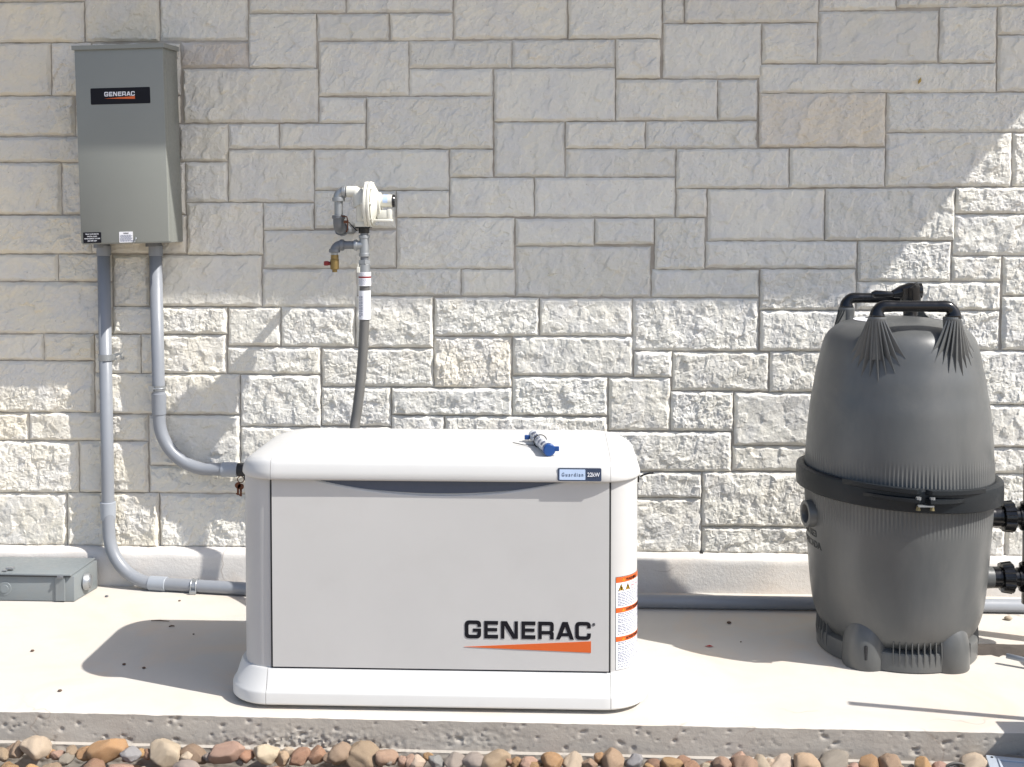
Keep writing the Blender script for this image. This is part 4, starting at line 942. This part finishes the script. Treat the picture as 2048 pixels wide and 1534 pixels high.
# handle pillars with radiating ribs lying on the dome
updens = dens(UP, 120)
def dome_z(r):
    best = min(updens[30:], key=lambda p: abs(p[0] - r)); return best[1]
def dome_point(L, az):
    """walk outward over the dome: start radius .16 and follow profile by length L along azimuth az"""
    pass
def pillar(px, py, top, outward, nf=10, spread=1.30):
    m = MB(); v, f = lathe([(.026, 1.0), (.026, 1.06), (.027, 1.090), (.027, 1.105), (.0285, top - .006), (.0270, top), (.001, top + .001)], px, py, 28, None, True); m.add(v, f)
    rr = math.hypot(px - FX, py - FY)
    for i in range(nf):
        t = (i / (nf - 1) - .5) * 2; az = outward + t * spread
        Lmax = (.122 - .014 * abs(t) ** 1.2) * (1 if i % 2 else .90)
        dx, dy = cos(az), sin(az); px2, py2 = -dy, dx
        # profile down: from pillar top to tip lying on tank surface
        tip = None
        pts_t = []
        n = 9
        for k in range(n + 1):
            # parametrize along 3D: move horizontally h then snap to surface, going down profile
            s = k / n * Lmax
            # find surface point at path length s from dome under pillar, in direction az
            pts_t.append(s)
        # march
        P0 = Vector((px, py, 0)); pos = Vector((px, py)); z = dome_z(rr); path = []
        step = .004; acc = 0; prof = updens
        while acc < Lmax + .03:
            r_here = math.hypot(pos.x - FX, pos.y - FY)
            path.append((acc, pos.copy(), z))
            # radial/tangential components of direction
            er = Vector(((pos.x - FX) / r_here, (pos.y - FY) / r_here)); et = Vector((-er.y, er.x))
            d = Vector((dx, dy)); cr_, ct_ = d.dot(er), d.dot(et)
            # slope of profile at z
            idx = min(range(len(prof)), key=lambda q: abs(prof[q][1] - z)); i2 = min(idx + 1, len(prof) - 1); i1 = max(idx - 1, 0)
            tr, tz_ = prof[i1][0] - prof[i2][0], prof[i1][1] - prof[i2][1]; l = math.hypot(tr, tz_); tr, tz_ = tr / l, tz_ / l
            mv_r = cr_ * step; mv_t = ct_ * step
            z = z + tz_ * mv_r
            idx2 = np.interp(z, [p[1] for p in prof], [p[0] for p in prof])
            nr = float(idx2); th = math.atan2(pos.y - FY, pos.x - FX) + mv_t / max(nr, .05)
            pos = Vector((FX + nr * cos(th), FY + nr * sin(th)))
            # steer so it keeps fanning but turns to run down the wall
            acc += step
        S = [p for p in path if p[0] <= Lmax]; end = S[-1]
        V = []; F = []
        K = len(S)
        for (acc_, q, zz) in S:
            u = acc_ / Lmax; er = Vector((q.x - FX, q.y - FY)).normalized()
            # surface normal approx
            i0 = min(range(len(prof)), key=lambda w_: abs(prof[w_][1] - zz)); a1 = prof[max(i0 - 1, 0)]; a2 = prof[min(i0 + 1, len(prof) - 1)]
            nrm = Vector((er.x * (a2[1] - a1[1]), er.y * (a2[1] - a1[1]), -(a2[0] - a1[0]))).normalized()
            # crest: straight chord from pillar collar to tip
            start = Vector((px + dx * .029, py + dy * .029, top - .010)); tipv = Vector((end[1].x, end[1].y, end[2])) + nrm * .0005
            ch = start.lerp(tipv, u); sf = Vector((q.x, q.y, zz))
            ch = ch - Vector((0, 0, .004 * sin(pi * u)))
            crest = ch if (ch - sf).dot(nrm) > .0008 else sf + nrm * .0008
            wd = .0105 * (1 - u) ** .7 + .0018
            side = nrm.cross(Vector((dx, dy, 0))).normalized()
            V += [sf - side * wd - nrm * .004, crest - side * (.0010 + .0022 * (1 - u)), crest + side * (.0010 + .0022 * (1 - u)), sf + side * wd - nrm * .004]
        for k in range(K - 1):
            for j in range(3): F.append([k * 4 + j, k * 4 + j + 1, k * 4 + 5 + j, k * 4 + 4 + j])
        m.add(V, F)
    return m.obj('handle_pillar', M['tank'], ft, False, recalc=True)
HT = 1.136
PIL = [(-.128, -.205), (.108, -.205), (-.128, .205), (.108, .205)]
for i, (dx, dy) in enumerate(PIL):
    pillar(FX + dx, FY + dy, HT, (math.atan2(dy, dx), math.atan2(dy, dx), radians(172), radians(8))[i])
def handle(x0, x1, y):
    n = 26; P = arc_path([(x0, y, HT - .004), (x0, y, 1.169), (x1, y, 1.169), (x1, y, HT - .004)], [.026, .026], 9)
    # insert points in the bar for the finger waves
    out = []
    for i in range(len(P) - 1):
        L = (P[i + 1] - P[i]).length; m = max(1, int(L / .008))
        for k in range(m): out.append(P[i].lerp(P[i + 1], k / m))
    out.append(P[-1])
    rs = []
    for q in out:
        mid = x0 + .045 < q.x < x1 - .045
        rs.append(.0188 + (-.0010 if mid else 0) + (.0085 * max(0, (1.160 - q.z) / .030) if q.z < 1.158 else 0))
    m = MB(); m.tube(out, rs, 22); return m.obj('handle', M['black'], ft, True)
handle(FX - .128, FX + .112, FY - .205)
handle(FX - .128, FX + .112, FY + .205)
# white and orange ring label round the top
rl = []
for k in range(61):
    a = -.15 + (pi + .75) * k / 60
    for r in (.112, .150): rl.append((FX + r * cos(a), FY + r * sin(a), dome_z(r) + .0012))
mesh_obj('ring_label', rl, [[2 * k, 2 * k + 2, 2 * k + 3, 2 * k + 1] for k in range(60)], M['paper'], ft)
for a0, a1 in ((3.35, 3.6), (-.12, .1)):
    V = []
    for k in range(9):
        a = a0 + (a1 - a0) * k / 8
        for r in (.116, .147): V.append((FX + r * cos(a), FY + r * sin(a), dome_z(r) + .002))
    mesh_obj('orange_label', V, [[2 * k, 2 * k + 2, 2 * k + 3, 2 * k + 1] for k in range(8)], M['paper'], ft)
# air relief valve with lever at the back
VX, VY = FX + .070, FY + .12
vb = MB(); vb.cyl((VX, VY, 1.09), (VX, VY, 1.15), .024, 24).tube([(VX, VY, 1.140), (VX, VY, 1.175), (VX - .002, VY, 1.212), (VX - .004, VY, 1.216)], [.030, .036, .038, .030], 28)
vb.tube([(VX + .036, VY, 1.200), (VX - .005, VY, 1.200), (VX - .035, VY, 1.195), (VX - .065, VY - .01, 1.188)], [.027, .028, .021, .012], 22)
vb.tube([(VX - .03, VY - .005, 1.190), (VX - .07, VY - .01, 1.189), (VX - .125, VY - .015, 1.189), (VX - .137, VY - .015, 1.189)], [.012, .0095, .0135, .007], 14)
vb.obj('air_relief_valve', M['black'], ft, 'auto')
# blank port on the left, moulded writing under it
pa = radians(190); ca, sa = cos(pa), sin(pa)
def pt(r, t, z): return (FX + r * ca - t * sa, FY + r * sa + t * ca, z)
PZ = .463
pr = MB()
seg = 40; prof = [(.045, .290), (.045, .322), (.043, .3255), (.032, .3255), (.0305, .323), (.0295, .305), (.0001, .305)]
V = []
for (r, d) in prof:
    for k in range(seg):
        a = 2 * pi * k / seg; V.append(pt(d, r * cos(a), PZ + r * sin(a)))
pr.add(V, [[i * seg + k, i * seg + (k + 1) % seg, (i + 1) * seg + (k + 1) % seg, (i + 1) * seg + k] for i in range(len(prof) - 1) for k in range(seg)])
po = pr.obj('side_port', M['tank'], ft, 'auto')
V = [pt(.3058, .0292 * cos(2 * pi * k / 24), PZ + .0292 * sin(2 * pi * k / 24)) for k in range(24)]
mesh_obj('port_hole', V, [list(range(24))], M['dark'], po)
def on_tank(s, z, d):
    r = float(np.interp(z, [p[1] for p in LO], [p[0] for p in LO])) + .0006 + d; a = radians(157) + s / r; return (FX + r * cos(a), FY + r * sin(a), z)
text_on('moulded_text', 'PRESS RE3', .06, .388, .145, .024, on_tank, M['band'], ft, .03)
text_on('moulded_text', 'FUENCADA', .06, .352, .170, .024, on_tank, M['band'], ft, .03)

# ================================================================ BLACK PLUMBING RIGHT OF FILTER
def union_pipe(z, loc, label):
    t = thing('pipe_union', label, 'pipe fitting', (1.45, FY, z))
    MB().cyl((1.41, FY, z), (1.462, FY, z), .040, 28, .036, .002).obj('tank_stub', M['tank'] if z < .3 else M['black'], t, 'auto')
    n = MB(); n.cyl((1.458, FY, z), (1.488, FY, z), .036, 32, None, .002); n.obj('collar', M['black'], t, 'auto')
    V, F = [], []
    seg = 96; pf = [(.0, .036), (.002, .047), (.034, .0515), (.038, .048), (.040, .036)]
    for dx, r in pf:
        for k in range(seg):
            a = 2 * pi * k / seg; rr = r + (.0028 if (k // 4) % 2 and .04 < r else 0); V.append((1.487 + dx, FY + rr * cos(a), z + rr * sin(a)))
    F = [[i * seg + k, i * seg + (k + 1) % seg, (i + 1) * seg + (k + 1) % seg, (i + 1) * seg + k] for i in range(4) for k in range(seg)]
    mesh_obj('union_nut', V, F, M['black'], t, 'auto', recalc=True)
    MB().cyl((1.525, FY, z), (1.60, FY, z), .030, 28).cyl((1.545, FY, z), (1.552, FY, z), .034, 28).obj('pipe', M['black'], t, 'auto')
    return t
union_pipe(.446, None, 'upper black pipe union on the right side of the filter tank')
union_pipe(.238, None, 'lower black pipe union on the right side of the filter tank')
mp_ = thing('valve_manifold', 'glossy black vertical pipe joining the two unions at the right edge', 'pipe', (1.60, FY, .14))
MB().tube([(1.590, FY, .15), (1.590, FY, .62)], .030, 28).obj('riser', M['black'], mp_, True)
for z in (.446, .238): MB().cyl((1.590, FY, z - .047), (1.590, FY, z + .047), .040, 28, None, .003).cyl((1.57, FY, z), (1.60, FY, z), .037, 28, None, .003).obj('tee', M['black'], mp_, 'auto')
MB().box((1.572, FY - .035, .485), (1.65, FY + .035, .512), .006).obj('valve_grip', M['black'], mp_, 'auto')
MB().box((1.574, FY - .03, .345), (1.60, FY - .01, .378), .004).obj('clip', M['black'], mp_, 'auto')
MB().tube(arc_path([(1.590, FY, .60), (1.590, FY, .66), (1.95, FY - .05, .66), (1.95, FY - .05, .25), (1.95, -.85, .25)], .04, 6), .030, 24).obj('return_pipe', M['black'], mp_, True)

# ================================================================ JUNCTION BOX (bottom left)
jb = thing('junction_box', 'worn grey steel enclosure lying on the slab at the wall foot', 'electrical box', (-2.05, -.17, 0))
A = [(-2.42, -.262), (-1.834, -.266), (-1.812, -.092), (-2.40, -.088)]
def quadbox(A, z0, z1b, z1f, inset=0.0):
    V = [(p[0], p[1], z0) for p in A] + [(A[0][0], A[0][1], z1f), (A[1][0], A[1][1], z1f), (A[2][0], A[2][1], z1b), (A[3][0], A[3][1], z1b)]
    return V, [[3, 2, 1, 0], [4, 5, 6, 7], [0, 1, 5, 4], [1, 2, 6, 5], [2, 3, 7, 6], [3, 0, 4, 7]]
def bev(V, F, w):
    bm = bmesh.new(); vs = [bm.verts.new(p) for p in V]; [bm.faces.new([vs[i] for i in q]) for q in F]
    bmesh.ops.bevel(bm, geom=bm.edges[:], offset=w, segments=2, affect='EDGES', profile=.5); bm.verts.index_update()
    out = [v.co[:] for v in bm.verts], [[v.index for v in q.verts] for q in bm.faces]; bm.free(); return out
v, f = bev(*quadbox(A, .002, .111, .098), .003); mesh_obj('enclosure', v, f, M['grey_box_worn'], jb, 'auto')
A2 = [(-2.43, -.2685), (-1.8445, -.2725), (-1.822, -.086), (-2.41, -.082)]
v, f = bev([(p[0], p[1], z) for p, z in zip(A2, (.1005, .0985, .1125, .1125))] + [(p[0], p[1], z) for p, z in zip(A2, (.1105, .1075, .1185, .1185))], [[3, 2, 1, 0], [4, 5, 6, 7], [0, 1, 5, 4], [1, 2, 6, 5], [2, 3, 7, 6], [3, 0, 4, 7]], .0025)
mesh_obj('cover', v, f, M['grey_box_worn'], jb, 'auto')
MB().box((-2.30, -.2735, .097), (-1.845, -.268, .1015)).obj('cover_gap', M['dark'], jb)
MB().box((-1.905, -.2715, .004), (-1.868, -.2650, .096), .002).obj('hinge_strip', M['grey_box_worn'], jb)
MB().box((-1.895, -.279, .092), (-1.872, -.266, .104), .002).cyl((-1.880, -.285, .100), (-1.880, -.268, .100), .005, 10).obj('latch', M['galv_dark'], jb)
MB().cyl((-2.102, -.2665, .048), (-2.102, -.2615, .048), .026, 26, None, .001).cyl((-2.102, -.2695, .048), (-2.102, -.266, .048), .016, 22, None, .001).obj('knockout', M['grey_box_worn'], jb, 'auto')
MB().cyl((-1.828, -.185, .055), (-1.805, -.182, .055), .034, 28, .031, .003).cyl((-1.806, -.182, .055), (-1.801, -.181, .055), .024, 24).obj('hub', M['galv'], jb, 'auto')
MB().box((-2.105, -.25, .116), (-2.075, -.235, .124), .002).box((-2.112, -.262, .113), (-2.097, -.235, .118), .001).obj('cover_latch', M['galv'], jb)

# ================================================================ THINGS AT THE RIGHT EDGE, MOSTLY OUT OF FRAME (they throw the shadows seen there)
ps = thing('conduit_stub', 'thin pale grey conduit end lying on the slab at the right edge', 'conduit', (1.455, -.755, 0))
MB().tube([(1.450, -.775, .030), (1.56, -.835, .022), (1.75, -.94, .010)], .0085, 16).obj('pipe', M['pvc_light'], ps, True)
pp = thing('unseen_pool_pump', 'dark pool pump standing on the slab just right of the frame', 'pump', (1.85, -.85, 0))
MB().cyl((1.74, -.86, .19), (2.05, -.86, .19), .105, 36, None, .012).obj('motor', M['band'], pp, 'auto')
MB().box((1.74, -.95, 0), (2.0, -.77, .10), .01).obj('base', M['band'], pp)
kb = thing('unseen_equipment_cabinet', 'grey metal cabinet standing on the gravel just right of the frame', 'cabinet', (1.8, -1.55, -.16))
MB().box((1.545, -1.80, -.16), (2.10, -1.335, .35), .006).obj('housing', M['grey_box'], kb, 'auto')
MB().box((1.60, -1.803, -.10), (2.05, -1.7985, .30), .001).obj('door', M['grey_box'], kb)
wr = thing('thin_rod', 'thin grey rod leaning up out of the cabinet by the frame edge', 'rod', (1.894, -1.36, .35))
MB().tube([(1.894, -1.362, .345), (1.53, -1.365, .79)], .014, 10).obj('rod', M['galv_dark'], wr)

pn = thing('flat_panel', 'pale blue grey ribbed panel lying on the river rocks at lower right', 'panel', (1.40, -1.50, -.06))
mt = Matrix.Translation((1.191, -1.330, -.050)) @ Matrix.Rotation(radians(-11), 4, 'Z') @ Matrix.Rotation(radians(1.5), 4, 'X')
MB().box((0, -.36, -.018), (.50, 0, 0), .003, mt).obj('sheet', M['panel'], pn, 'auto')
g_ = MB(); g_.box((.028, -.335, -.0005), (.48, -.328, .004), .001, mt).box((.028, -.032, -.0005), (.48, -.025, .004), .001, mt).box((.028, -.328, -.0005), (.035, -.032, .004), .001, mt)
g_.obj('raised_rim', M['panel'], pn)
MB().cyl(mt @ Vector((.015, -.015, -.001)), mt @ Vector((.015, -.015, .002)), .0035, 10).obj('screw', M['dark'], pn)

# ================================================================ RIVER ROCKS
ROCKC = [('rust brown', (.26, .125, .07)), ('tan', (.36, .25, .16)), ('slate grey', (.21, .22, .235)), ('cream', (.46, .37, .27)), ('pinkish', (.36, .21, .16)), ('golden ochre', (.38, .21, .08)), ('brown', (.27, .17, .11)), ('warm grey', (.25, .22, .19))]
def rock_mat():
    n = NT('river_rock'); oi = n.node('ShaderNodeObjectInfo')
    off = n.node('ShaderNodeVectorMath', operation='SCALE'); n.L.new(oi.outputs['Location'], off.inputs[0]); off.inputs['Scale'].default_value = 9.3
    add = n.node('ShaderNodeVectorMath', operation='ADD'); n.L.new(n.tc.outputs['Object'], add.inputs[0]); n.L.new(off.outputs[0], add.inputs[1]); v = add.outputs[0]
    a = n.noise(22, 6, .65, v, .8); r = n.ramp(a.outputs[0], [(.4, .0), (.72, .45)])
    c = n.mix(r.outputs[0], oi.outputs['Color'], (.44, .35, .26))
    b = n.noise(60, 6, .7, v, .4); r2 = n.ramp(b.outputs[0], [(.52, 0.), (.72, .55)])
    c = n.mix(r2.outputs[0], c, (.10, .07, .05))
    w = n.node('ShaderNodeTexWave', i_Scale=14., i_Distortion=6., i_Detail=3.); n.L.new(v, w.inputs['Vector']); wr_ = n.ramp(w.outputs[0], [(.6, 0.), (.95, .25)])
    c = n.mix(wr_.outputs[0], c, (.60, .50, .40))
    f = n.noise(180, 5, .6, v)
    return n.out(c, .62, n.bump(f.outputs[0], .9, .003), 0, .4)
M['rock'] = rock_mat()
def rock_mesh(seed):
    bm = bmesh.new(); bmesh.ops.create_icosphere(bm, subdivisions=4, radius=1); r = random.Random(seed)
    co = np.array([v.co[:] for v in bm.verts]); 
    pl = [(Vector((r.gauss(0, 1), r.gauss(0, 1), r.gauss(0, 1))).normalized(), r.uniform(.62, .88)) for _ in range(12)]
    for nrm, d in pl:
        s = co @ np.array(nrm); ex = np.maximum(s - d, 0); co = co - np.outer(ex * .82, np.array(nrm))
    n1 = fbm(co[:, 0] * 1.5 + seed, co[:, 1] * 1.5 + co[:, 2] * 1.1, 5, seed % 9) * .13
    co = co * (1 + n1[:, None])
    sc = np.array([r.uniform(.9, 1.35), r.uniform(.75, 1.05), r.uniform(.6, .85)]); co = co * sc
    for v, c in zip(bm.verts, co): v.co = c
    me = bpy.data.meshes.new('river_rock'); bm.to_mesh(me); bm.free(); me.materials.append(M['rock'])
    me.polygons.foreach_set('use_smooth', [True] * len(me.polygons)); return me
RM = [rock_mesh(i * 13 + 5) for i in range(16)]
rr = random.Random(42); rocks = []
def place(x, y, z, s, nm='river_rock'):
    o = bpy.data.objects.new(nm, rr.choice(RM)); COL.objects.link(o); o.location = (x, y, z); o.scale = (s, s, s)
    o.rotation_euler = (rr.uniform(-.5, .5), rr.uniform(-.5, .5), rr.uniform(0, 6.28))
    k = rr.choices(range(8), [3, 3.4, 1.8, 3.4, 1.8, 3.0, 2.2, 2.2])[0]; c = ROCKC[k][1]; j = rr.uniform(.8, 1.35)
    o.color = (c[0] * j, c[1] * j * rr.uniform(.95, 1.05), c[2] * j, 1); return o, k
x = -1.78
while x < 1.56:
    s = rr.choice([rr.uniform(.018, .030), rr.uniform(.028, .050)]); x += s * rr.uniform(.74, .92)
    if not (1.17 < x < 1.6): rocks.append(place(x, SY - .055 - rr.uniform(0, .02), -.108 + s * .42 + rr.uniform(0, .014), s))
    elif True: rocks.append(place(x, SY - .035, -.100 + rr.uniform(0, .02), s * 1.0))
    x += s * rr.uniform(.75, .95)
x = -1.76
while x < 1.18:
    s = rr.choice([rr.uniform(.020, .032), rr.uniform(.030, .048)]); x += s * rr.uniform(.85, 1.0)
    rocks.append(place(x, SY - .125 - rr.uniform(0, .02), -.122 + s * .32, s)); x += s * rr.uniform(.8, 1.0)
x = -1.76
while x < 1.15:
    s = rr.uniform(.014, .024); x += rr.uniform(.03, .09)
    rocks.append(place(x, SY - .035 - rr.uniform(0, .05), -.098 + s * .5 + rr.uniform(-.01, .008), s))
ORD = ['', '2nd ', '3rd '] + ['%dth ' % i for i in range(4, 60)]
ORD = [(s if i < 20 else s) for i, s in enumerate(ORD)]
cnt = {}
where = lambda x: 'below the left stretch of slab' if x < -1.02 else 'below the generator base' if x < .30 else 'below the filter' if x > .85 else 'between generator and filter'
for o, k in sorted(rocks, key=lambda t: t[0].location.x):
    w = where(o.location.x); cnt[(k, w)] = cnt.get((k, w), 0) + 1; n = cnt[(k, w)]
    nm = ROCKC[k][0]; od = ['', 'second ', 'third ', 'fourth ', 'fifth ', 'sixth ', 'seventh ', 'eighth ', 'ninth ', 'tenth ', 'eleventh ', 'twelfth ', 'thirteenth ', 'fourteenth ', 'fifteenth ', 'sixteenth '][n - 1]
    tag(o, ('first ' if n == 1 else od) + nm + ' river rock from the left, ' + w, 'rock', 'river rocks along the slab edge')
# deeper rocks and those toward the viewer as one bed
def rock_bed():
    V = []; F = []; k = 0; r = random.Random(8)
    src = []
    for me in RM[:6]:
        bm = bmesh.new(); bmesh.ops.create_icosphere(bm, subdivisions=2, radius=1); v = np.array([q.co[:] for q in bm.verts]); f = np.array([[q.index for q in p.verts] for p in bm.faces]); bm.free(); src.append((v * (1 + .15 * r.random()), f))
    for i in range(1100):
        x = r.uniform(-3.4, 3.4); y = r.uniform(SY - 1.1, SY - .02); z = -.170 + r.uniform(0, .022)
        if y < SY - .16: z += .03 * min(1, (SY - .16 - y) / .1)
        if 1.15 < x < 1.75 and y < SY-.03: z = min(z, -.13)
        s = r.uniform(.02, .038); v, f = src[r.randrange(6)]; a = r.uniform(0, 6.28)
        R_ = np.array([[cos(a), -sin(a), 0], [sin(a), cos(a), 0], [0, 0, 1]]); q = (v * np.array([1.25, .95, .7]) * s) @ R_.T + np.array([x, y, z]); V.append(q); F.append(f + k); k += len(v)
    V = np.concatenate(V); F = np.concatenate(F)
    o = mesh_obj('gravel', V, F, M['rockbed'], None, True); o['kind'] = 'stuff'; o['label'] = 'bed of mixed river gravel in front of the slab'; o['category'] = 'gravel'
def bed_mat():
    n = NT('mixed_gravel'); vo = n.node('ShaderNodeTexNoise', i_Scale=14., i_Detail=1.); n.L.new(n.tc.outputs['Object'], vo.inputs['Vector'])
    r = n.ramp(vo.outputs[0], [(.3, (.30, .15, .08)), (.42, (.42, .30, .2)), (.5, (.25, .25, .26)), (.6, (.5, .42, .33)), (.7, (.4, .27, .22))])
    f = n.noise(90, 6, .7); d = n.ramp(f.outputs[0], [(.5, 0.), (.75, .6)]); c = n.mix(d.outputs[0], r.outputs[0], (.12, .09, .07))
    return n.out(c, .8, n.bump(f.outputs[0], .5, .003), 0, .3)
M['rockbed'] = bed_mat()
rock_bed()
st = thing('black_strap', 'curved black strap looped over the river rocks beside the pale panel', 'strap', (1.10, -1.34, -.08))
V = []; 
for t in np.linspace(0, 1, 20):
    a = pi * (1.05 - 1.1 * t); q = (1.105 + .040 * cos(a), -1.352 - .012 * t, -.098 + .036 * sin(a))
    V += [(q[0], q[1] - .006, q[2]), (q[0], q[1] + .006, q[2])]
for t in np.linspace(1, 0, 20):
    a = pi * (1.05 - 1.1 * t); q = (1.105 + .0375 * cos(a), -1.352 - .012 * t, -.098 + .0335 * sin(a))
    V += [(q[0], q[1] - .006, q[2]), (q[0], q[1] + .006, q[2])]
mesh_obj('webbing', V, [[2 * i, 2 * i + 1, (2 * i + 3) % 80, (2 * i + 2) % 80] for i in range(40)], M['hose'], st)

# ================================================================ SMALL LITTER
def patch():  # soil smear, its dark tone also painting the black pipes' shadow
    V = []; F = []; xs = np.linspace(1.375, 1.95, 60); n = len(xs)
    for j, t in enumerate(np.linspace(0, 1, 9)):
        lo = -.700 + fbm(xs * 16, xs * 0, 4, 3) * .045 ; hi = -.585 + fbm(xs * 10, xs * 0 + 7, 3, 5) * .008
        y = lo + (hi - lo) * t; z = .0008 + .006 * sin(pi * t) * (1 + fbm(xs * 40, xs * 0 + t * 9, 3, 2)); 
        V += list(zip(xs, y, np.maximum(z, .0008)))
    o = mesh_obj('soil', V, grid_faces(n, 9), M['soil_shade'], None, True); o['kind'] = 'stuff'; o['label'] = 'soil smear with painted pipe shadow on the slab right of the filter'; o['category'] = 'soil'
M['soil_shade'] = paint('dark_soil_and_shade', (.075, .062, .052), .9, 0, .3, 1.0, 60)
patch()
def twig(x, y, L, ang, r, label, mat='wood', cat='twig', nm='twig'):
    o = MB().tube([(x, y, r + .0006), (x + L * .5 * cos(ang), y + L * .5 * sin(ang), r + .003), (x + L * cos(ang), y + L * sin(ang), r + .0006)], [r * .6, r, r * .5], 7).obj(nm, M[mat], None, True)
    tag(o, label, cat, 'dry litter on the slab'); return o
twig(-1.470, -.470, .068, -.05, .0022, 'thin dark twig lying near the top of the generator shadow')
twig(-1.385, -.532, .020, .3, .0030, 'short dark twig just below the thin twig in the shadow', nm='twig')
def pod(x, y, s, label, mat='wood', cat='seed pod', nm='seed_pod'):
    bm = bmesh.new(); bmesh.ops.create_icosphere(bm, subdivisions=2, radius=1); r = random.Random(int(x * 1000))
    V = [(x + v.co.x * s * 1.0 * (1 + .2 * r.random()), y + v.co.y * s, s * .55 + v.co.z * s * .55) for v in bm.verts]; F = [[v.index for v in q.verts] for q in bm.faces]; bm.free()
    tag(mesh_obj(nm, V, F, M[mat], None, True), label, cat, 'dry litter on the slab')
pod(-1.413, -.892, .0055, 'dark seed pod at the middle left of the generator shadow')
pod(-1.338, -.920, .0055, 'dark seed pod in the shadow, right of the other pod')
pod(-1.275, -.60, .0035, 'tiny dark seed high in the generator shadow')
pod(-1.530, -1.116, .0060, 'lone dark seed pod on sunlit slab near its front edge')
pod(-1.764, -.784, .0060, 'brown seed pod on sunlit slab below the junction box')
pod(-1.735, -.20, .0065, 'grey pebble on the slab beside the junction box hub', 'galv_dark', 'pebble', 'pebble')
pod(-1.44, -.24, .0045, 'small brown seed below the conduit elbow', )
pod(.606, -.410, .0075, 'dark seed pod in the filter shadow near the long pipe')
pod(.62, -.60, .0030, 'tiny brown seed in the shade left of the filter')
pod(1.40, -.50, .0080, 'dark brown pebble right of the filter base', 'rust', 'pebble', 'pebble')
pod(1.62, -.33, .0130, 'tan pebble on the slab near the pipe at the right edge', 'soil', 'pebble', 'pebble')
for (x, y, s, m_, lab) in ((.505, -.651, .016, 'redleaf', 'tiny red leaf scrap on the slab between generator and filter'),):
    tag(mesh_obj('leaf_scrap', [(x - s, y, .002), (x, y - s * .4, .004), (x + s, y + s * .1, .002), (x + .2 * s, y + s * .5, .005)], [[0, 1, 2, 3]], M[m_]), lab, 'leaf', 'dry litter on the slab')
q = MB(); q.tube([(1.364, -.024, 1.964), (1.369, -.027, 1.975), (1.374, -.024, 1.987)], [.002, .006, .001], 8)
tag(q.obj('dry_leaf', M['leaf'], None, True), 'small yellow brown leaf stuck high on the stone wall', 'leaf')
